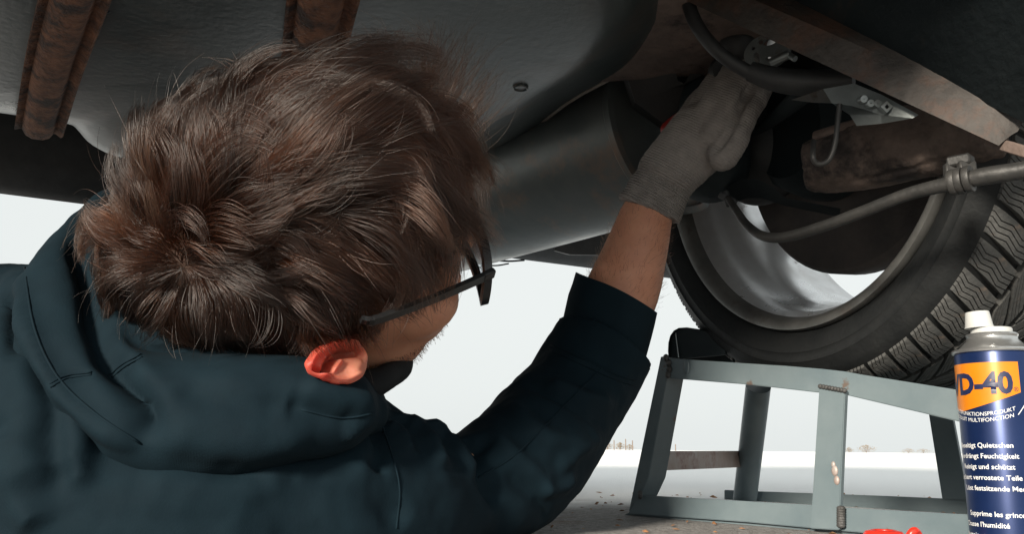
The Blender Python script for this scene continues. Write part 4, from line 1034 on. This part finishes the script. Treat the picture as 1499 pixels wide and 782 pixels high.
    me = bpy.data.meshes.new('cuff'); bm.to_mesh(me); bm.free(); wrinkle(me, 30, .0022, 9.0)
    obj('cuff', me, M['jacket'], j, ang=60)
    # dark collar under the chin
    bm = bmesh.new(); add_tube(bm, [P(480, 590, .60), P(535, 568, .60), P(568, 552, .61), P(588, 535, .63), P(575, 490, .68), P(520, 440, .72)], [.018, .012, .009, .008, .010, .018], 16, 6, dome=True)
    me = fuse(bm, .0025, 4); wrinkle(me, 60, .002, 3.)
    obj('collar', me, M['collar'], person, ang=None)
    # trousers and shoes, behind the shoulders
    bm = bmesh.new()
    for s in (-1, 1):
        o = Vector((s * .08, s * .05, 0)); k = HIP + o + Vector((-.22, .38, 0)); an = k + Vector((-.1, .40, -.03))
        add_tube(bm, [HIP - Vector((0, .06, 0)) + o * .6, HIP.lerp(k, .5) + o * .5, k, k.lerp(an, .4), an - Vector((-.01, .04, 0))], [.105, .09, .068, .064, .055], 20, 5, dome=False)
    me = fuse(bm, .006, 6); wrinkle(me, 18, .006, 1.0)
    obj('trousers', me, M['trousers'], person, ang=None)
    for s in (-1, 1):
        o = Vector((s * .08, s * .05, 0)); k = HIP + o + Vector((-.22, .38, 0)); an = k + Vector((-.1, .40, -.03))
        bm = bmesh.new(); add_tube(bm, [an + Vector((.0, .03, -.03)), an + Vector((0, .06, .04)), an + Vector((.03, .06, .14)), an + Vector((.04, .06, .19))], [.045, .05, .045, .03], 18, 5, dome=True, squash=.8)
        obj('shoe', bm, M['shoe'], person)
clothing()

def glove():
    bm = bmesh.new()
    add_tube(bm, [P(951, 308, .862), P(962, 284, .862), P(978, 256, .862), P(1003, 226, .864), P(1030, 198, .866), P(1052, 176, .868)], [.0318, .0305, .0305, .0325, .0335, .0290], 28, 7, hint=fwd, squash=.72, dome=False)
    fing = [
        ([P(1058, 228, .838), P(1074, 204, .832), P(1090, 170, .836), P(1110, 138, .848), P(1121, 112, .866), P(1118, 96, .885)], [.0150, .0138, .0122, .0112, .0104, .009]),       # little
        ([P(1044, 196, .846), P(1060, 166, .842), P(1078, 134, .846), P(1092, 106, .858), P(1096, 90, .876), P(1090, 84, .892)], [.0150, .0140, .0130, .0124, .0114, .010]),     # ring
        ([P(1030, 186, .856), P(1047, 152, .850), P(1066, 120, .854), P(1080, 96, .868), P(1086, 82, .89)], [.0150, .0142, .0130, .0120, .0105]),          # middle
        ([P(1016, 182, .870), P(1032, 152, .872), P(1050, 120, .876), P(1064, 98, .886), P(1070, 86, .90)], [.0145, .0138, .0128, .0116, .010]),           # index
        ([P(996, 218, .880), P(1002, 192, .898), P(1014, 164, .910), P(1030, 142, .912), P(1041, 129, .908)], [.0145, .0138, .0128, .0118, .0102]),        # thumb
    ]
    for pts, rad in fing: add_tube(bm, pts, rad, 16, 6, dome=True)
    me = fuse(bm, .0017, 5, .5)
    folds(me, [([(1042, 228), (1066, 194), (1084, 156), (1101, 120)], -.0060, .0040), ([(930, 262), (965, 285), (1012, 300)], -.0012, .003), ([(1000, 190), (1040, 215), (1062, 248)], .0012, .006), ([(1040, 170), (1060, 180), (1076, 188)], .0012, .006), ([(955, 240), (990, 262), (1030, 272)], .0014, .005)])
    # knitted wrist: ribs running along the arm, and a rolled hem
    co = get_co(me); no = get_no(me); w0 = np.array(P(951, 308, .862)); w1 = np.array(P(985, 248, .862)); ax = w1 - w0; Ln = np.linalg.norm(ax); ax /= Ln
    tt = (co - w0) @ ax / Ln
    hem = .0022 * np.exp(-((tt + .02) / .07) ** 2)
    rib = -.0016 * np.exp(-((tt - .62) / .16) ** 2)
    set_co(me, co + no * (hem + rib)[:, None])
    wrinkle(me, 80, .0012, 2.0); wrinkle(me, 420, .0004, 5.0)
    g = obj('glove', me, M['glove'], person, ang=None)
    # the far hand, also gloved
    WR_L = Vector((-.52, 1.2, .07)); bm = bmesh.new(); d = Vector((.35, .93, 0)).normalized(); s = Vector((d.y, -d.x, 0))
    add_tube(bm, [WR_L - d * .02, WR_L + d * .03, WR_L + d * .09], [.032, .038, .034], 20, 5, squash=.6, hint=(0, 0, 1), dome=True)
    for k, (o, l) in enumerate(((-.027, .06), (-.009, .075), (.009, .08), (.027, .07))):
        b0 = WR_L + d * .10 + s * o; add_tube(bm, [b0, b0 + d * l * .5 + Vector((0, 0, .006)), b0 + d * l - Vector((0, 0, .02))], [.0115, .0105, .009], 12, 4, dome=True)
    b0 = WR_L + d * .04 + s * .03; add_tube(bm, [b0, b0 + s * .025 + d * .03, b0 + s * .03 + d * .06 - Vector((0, 0, .01))], [.014, .0125, .0105], 12, 4, dome=True)
    obj('glove', fuse(bm, .003, 4), M['glove'], person, ang=None)
glove()

def tool():
    t = thing('ratchet', 'dark ratchet with a red grip held in the raised gloved hand', 'tool', P(1005, 170, .90))
    bm = bmesh.new(); add_tube(bm, [P(978, 189, .91), P(992, 180, .905), P(1015, 166, .895), P(1040, 150, .89)], [.008, .0095, .0095, .007], 14, 4, dome=True); obj('grip', bm, M['toolred'], t)
    bm = bmesh.new(); add_tube(bm, [P(1036, 152, .885), P(1046, 132, .868), P(1056, 112, .87)], [.0035, .0032, .0032], 12, 3, dome=True); obj('shaft', bm, M['zinc'], t)
    bm = bmesh.new(); add_lathe(bm, [(.0005, -.008), (.013, -.008), (.015, -.004), (.015, .006), (.012, .009), (.0005, .009)], P(1060, 104, .872), fwd, 24); obj('head', bm, M['blackrubber'], t)
tool()

# ------------------------------------------------------------------ hair
def hair():
    a = np.array([.1015, .0700, .092]) * S                         # half axes of the hair bed
    B = np.array([list(Fv), list(Rv), list(Uv)]); Hc = np.array(HC)
    def to_local(p): return (p - Hc) @ B.T / a
    def to_world(q): return (q * a) @ B + Hc
    cam_ = np.array(CAM)
    def hit(x, y):
        d = np.array(ray(x, y)); o = to_local(cam_); dl = (d @ B.T) / a
        A_ = dl @ dl; b_ = o @ dl; c_ = o @ o - 1; disc = b_ * b_ - A_ * c_
        if disc < 0: t = -b_ / A_
        else: t = (-b_ - math.sqrt(disc)) / A_
        q = o + dl * t; return q / np.linalg.norm(q)
    strokes = [((240, 400), (165, 425)), ((235, 385), (160, 330)), ((240, 370), (190, 255)), ((258, 362), (300, 235)), ((195, 260), (250, 165)), ((290, 240), (390, 140)), ((300, 320), (430, 205)), ((300, 365), (430, 320)),
               ((310, 392), (430, 405)), ((430, 300), (560, 250)), ((380, 140), (520, 105)), ((520, 112), (640, 122)), ((640, 122), (700, 190)), ((560, 190), (640, 250)), ((640, 240), (662, 340)), ((565, 250), (600, 350)),
               ((590, 345), (602, 440)), ((690, 210), (700, 320)), ((430, 330), (520, 400)), ((520, 390), (545, 465)), ((430, 410), (490, 490)), ((300, 425), (360, 500)), ((252, 425), (275, 500)), ((212, 425), (185, 480)), ((160, 425), (128, 450)),
               ((662, 335), (668, 400)), ((500, 180), (600, 200)), ((450, 230), (560, 190)), ((360, 430), (420, 510)), ((600, 150), (680, 260)), ((165, 330), (130, 350)), ((190, 470), (180, 500)), ((630, 320), (640, 420))]
    sp, sv = [], []
    for s0, s1 in strokes:
        q0, q1 = hit(*s0), hit(*s1); w0, w1 = to_world(q0), to_world(q1)
        for t in (.1, .5, .9):
            q = q0 * (1 - t) + q1 * t; sp.append(q / np.linalg.norm(q)); v = w1 - w0; sv.append(v / np.linalg.norm(v))
    wh = hit(248, 392)
    for k in range(30):                                            # parts of the head turned away: away from the whorl
        q = rng.normal(size=3); q /= np.linalg.norm(q)
        nw = (q / a) @ B; nw /= np.linalg.norm(nw)
        if nw @ np.array(-fwd) > -.15: continue
        v = to_world(q) - to_world(wh); v -= nw * (v @ nw); sp.append(q); sv.append(v / np.linalg.norm(v))
    sp, sv = np.array(sp), np.array(sv)
    def field(q):
        w = 1.0 / (((q[:, None, :] - sp[None]) ** 2).sum(2) + .004) ** 2
        v = (w[:, :, None] * sv[None]).sum(1); return v / np.maximum(1e-9, np.linalg.norm(v, axis=1))[:, None]
    # hairline
    def keep(q):
        q = np.atleast_2d(q)
        f, r, u = q[:, 0], q[:, 1], q[:, 2]
        line = np.interp(f, [-1, -.6, -.25, .0, .10, .23, .40, .59, .79, .92, 1.0], [-.62, -.66, -.50, -.20, -.13, -.09, .0, .08, .20, .30, .36])
        return u > line
    N = 44000; q = rng.normal(size=(N * 2, 3)); q /= np.linalg.norm(q, axis=1)[:, None]; q = q[keep(q)][:N]; N = len(q)
    G = 820; gi = rng.choice(N, G, replace=False); q[:G], q[gi] = q[gi].copy(), q[:G].copy()
    f, r, u = q[:, 0], q[:, 1], q[:, 2]
    topness = np.clip((u - .1) * 1.2, 0, 1) * np.clip(f + .9, 0, 1)
    length = .034 + .022 * topness + .010 * np.clip(f, 0, 1)
    length *= 1 - .35 * np.clip((r - .35) * 2, 0, 1) * np.clip(f + .5, 0, 1)
    whd = np.linalg.norm(q - wh, axis=1); length *= np.clip(.62 + whd * .5, .62, 1)
    near = np.linalg.norm(q[:, None, :] - q[None, :G], axis=2) if N * G < 2e7 else None
    own = np.empty(N, int)
    for i in range(0, N, 4000): own[i:i + 4000] = ((q[i:i + 4000, None, :] - q[None, :G]) ** 2).sum(2).argmin(1)
    glen = rng.normal(1, .16, G); gl_lift = rng.normal(1, .5, G); gturn = rng.normal(0, .58, G); gcl = rng.uniform(.6, 1.0, G)
    length *= glen[own] * rng.normal(1, .10, N)
    K = 9; pts = np.zeros((N, K, 3)); cur = q.copy(); pts[:, 0] = to_world(cur) - (q / a @ B) * .0
    lift = (.0082 + .009 * topness + .004 * np.clip(f, 0, 1)) * np.clip(gl_lift[own], .3, 2.2) * rng.normal(1, .15, N)
    frizz = rng.normal(size=(N, 3)) * .16; turn = gturn[own]
    for k in range(1, K):
        nw = (cur / a) @ B; nw /= np.linalg.norm(nw, axis=1)[:, None]
        v = field(cur) + frizz; v -= nw * (v * nw).sum(1)[:, None]; v /= np.linalg.norm(v, axis=1)[:, None]
        sd = np.cross(nw, v); ang_ = turn * (k / K); v = v * np.cos(ang_)[:, None] + sd * np.sin(ang_)[:, None]
        step = (length / (K - 1))[:, None]
        nxt = to_local(to_world(cur) + v * step); nxt /= np.linalg.norm(nxt, axis=1)[:, None]; cur = nxt
        t = k / (K - 1); hgt = lift * (1 - (1 - t) ** 2.0) * (1.0 + .25 * t)
        nn_ = (cur / a) @ B; nn_ /= np.linalg.norm(nn_, axis=1)[:, None]
        pts[:, k] = to_world(cur) + nn_ * hgt[:, None]
    # trimmed fringe above the temple
    def trim(pts):
        lo = (pts - Hc) @ B.T / a; nr = np.linalg.norm(lo, axis=2); lo = lo / nr[:, :, None]
        cut = np.interp(lo[:, :, 0], [-1, -.3, .0, .23, .40, .59, .79, .92, 1.0], [-.80, -.72, -.60, -.33, -.17, -.07, .06, .17, .24]) + (rng.normal(0, .045, len(pts)) + rng.normal(0, .05, G)[own])[:, None]
        bad = lo[:, :, 2] < cut; bad[:, 0] = False
        first = np.where(bad.any(1), bad.argmax(1), K); fac = np.clip((first - .5) / (K - 1), .12, 1)
        tq = np.linspace(0, 1, K)[None, :] * fac[:, None] * (K - 1); i0 = np.minimum(tq.astype(int), K - 2); fr = (tq - i0)[:, :, None]; ar = np.arange(len(pts))[:, None]
        return pts[ar, i0] * (1 - fr) + pts[ar, i0 + 1] * fr
    # gather strands into locks
    gp = pts[:G][own]; off = pts[:, :1] - gp[:, :1]
    t = np.linspace(0, 1, K)[None, :, None]
    w = (t ** 1.4) * (gcl[own] * rng.uniform(.75, 1, N))[:, None, None]
    pts = pts * (1 - w) + (gp + off * (1 - .80 * t)) * w
    pts += np.cumsum(rng.normal(size=(N, K, 3)) * .00022, axis=1) * t
    pts = trim(pts)
    # stray hairs
    st = rng.random(N) < .03; k_ = np.linspace(0, 1, K)[None, :, None] ** 1.5
    pts[st] += (rng.normal(size=(st.sum(), 1, 3)) * .006 + ((q[st] / a) @ B)[:, None, :] / 12 * .010) * k_
    # tufts that stand up along the forehead and parting
    tuft = [((520, 105), (565, 42), .016), ((500, 100), (540, 62), .014), ((545, 102), (575, 55), .013), ((645, 125), (655, 34), .018), ((665, 135), (690, 60), .014), ((625, 118), (630, 45), .012), ((690, 160), (722, 100), .012), ((345, 118), (335, 88), .008), ((705, 190), (735, 120), .010)]
    extra = []
    for s0, s1, wd in tuft:
        q0 = to_world(hit(*s0)); d0 = (Vector(q0) - CAM).dot(fwd); p1 = np.array(P(*s1, d0 + .005))
        for i in range(150 if wd > .011 else 70):
            sub = rng.integers(0, 5); o1 = np.array([math.sin(sub * 2.1 + s0[0]), math.cos(sub * 1.7 + s0[0]), math.sin(sub * 3.3)]) * wd * .42 + rng.normal(size=3) * wd * .10; b = hit(s0[0] + rng.normal() * wd * 900, s0[1] + abs(rng.normal()) * 14 + 4); b = to_world(b)
            tip = p1 + o1 + (b - q0) * .35; L = (tip - b) * rng.uniform(.45, 1.12); bend = rng.normal(size=3) * .004 + np.array(rgt) * .006
            tt = np.linspace(0, 1, K)[:, None]; extra.append(b + L * tt + bend * np.sin(tt * 3.1) + np.array(rgt) * .010 * tt ** 3 * rng.normal())
    for i in range(260):                                             # ends that fall across the top of the ear
        x = rng.uniform(440, 548); b = to_world(hit(x + rng.normal() * 5 - 6, rng.uniform(462, 486))); tip = np.array(P(x + rng.normal() * 7 + 6, rng.uniform(497, 517) + (8 if x < 470 else 0), .497 + rng.normal() * .002))
        tt = np.linspace(0, 1, K)[:, None]; extra.append(b + (tip - b) * tt - np.array(fwd) * .007 * np.sin(tt * 3.14) + rng.normal(size=3) * .0012 * tt)
    pts = np.concatenate([pts, np.array(extra)]); N = len(pts)
    hc = bpy.data.hair_curves.new('hair'); hc.add_curves([K] * N)
    hc.attributes['position'].data.foreach_set('vector', pts.astype(np.float32).ravel())
    rad = hc.attributes.get('radius') or hc.attributes.new('radius', 'FLOAT', 'POINT')
    rr = np.repeat(rng.uniform(.00012, .00026, N), K) * np.tile(np.linspace(1, .22, K), N)
    rad.data.foreach_set('value', rr.astype(np.float32))
    tone = np.clip(np.concatenate([rng.beta(1.6, 2.6, G)[own] + rng.normal(0, .10, len(own)), rng.uniform(.35, .9, N - len(own))]), 0, 1)
    hc.attributes.new('tone', 'FLOAT', 'CURVE').data.foreach_set('value', tone.astype(np.float32))
    hc.materials.append(M['hair'])
    o = bpy.data.objects.new('hair', hc); C.objects.link(o); adopt(o, person)
    co = get_co(body.data); no = get_no(body.data); lo = to_local(co)
    k = np.where((lo[:, 2] < -.80) & (lo[:, 2] > -1.45) & (lo[:, 0] > .12) & (lo[:, 0] < .95) & (np.abs(lo[:, 1]) > .2) & (lo[:, 2] < -.25 - .35 * lo[:, 0]))[0]
    if len(k):
        kk = rng.choice(k, 6000); b0 = co[kk] + rng.normal(size=(6000, 3)) * .0012; dr = no[kk] * .6 - np.array(Uv) * .55 + rng.normal(size=(6000, 3)) * .25
        L = rng.uniform(.002, .0048, 6000)[:, None]; L *= .6; pts2 = np.stack([b0 - no[kk] * .0006, b0 + dr * L * .5, b0 + dr * L], 1)
        h2 = bpy.data.hair_curves.new('stubble'); h2.add_curves([3] * 6000); h2.attributes['position'].data.foreach_set('vector', pts2.astype(np.float32).ravel())
        ra = h2.attributes.get('radius') or h2.attributes.new('radius', 'FLOAT', 'POINT'); ra.data.foreach_set('value', np.tile([.00011, .0001, .00005], 6000).astype(np.float32))
        h2.attributes.new('tone', 'FLOAT', 'CURVE').data.foreach_set('value', rng.uniform(0, .6, 6000).astype(np.float32))
        h2.materials.append(M['hair']); o2 = bpy.data.objects.new('stubble', h2); C.objects.link(o2); adopt(o2, person)
    w0, w1 = np.array(P(905, 440, .845)), np.array(P(948, 312, .862)); co = get_co(body.data); no = get_no(body.data)
    d_, t_ = seg_dist(co, [w0, w1]); k = np.where((d_ < .045) & (t_ > .02) & (t_ < .98))[0]; n3 = 900
    kk = rng.choice(k, n3); ax3 = (w1 - w0) / np.linalg.norm(w1 - w0); dr = no[kk] * .55 + ax3 * .5 + rng.normal(size=(n3, 3)) * .35; L = rng.uniform(.003, .0075, n3)[:, None]
    b0 = co[kk] + rng.normal(size=(n3, 3)) * .0015; pts3 = np.stack([b0, b0 + dr * L * .5, b0 + dr * L + ax3 * L * .3], 1)
    h3 = bpy.data.hair_curves.new('arm_hair'); h3.add_curves([3] * n3); h3.attributes['position'].data.foreach_set('vector', pts3.astype(np.float32).ravel())
    ra = h3.attributes.get('radius') or h3.attributes.new('radius', 'FLOAT', 'POINT'); ra.data.foreach_set('value', np.tile([.00008, .00006, .00003], n3).astype(np.float32))
    h3.attributes.new('tone', 'FLOAT', 'CURVE').data.foreach_set('value', rng.uniform(.2, .8, n3).astype(np.float32))
    h3.materials.append(M['hair']); o3 = bpy.data.objects.new('arm_hair', h3); C.objects.link(o3); adopt(o3, person)
    # scalp under the hair takes the dark root colour
    me = body.data; co = get_co(me); lo = to_local(co); rad_ = np.linalg.norm(lo, axis=1); k = keep(lo / rad_[:, None]) & (rad_ < 1.05)
    for p in me.polygons:
        if k[p.vertices[0]]: p.material_index = 1
hair()
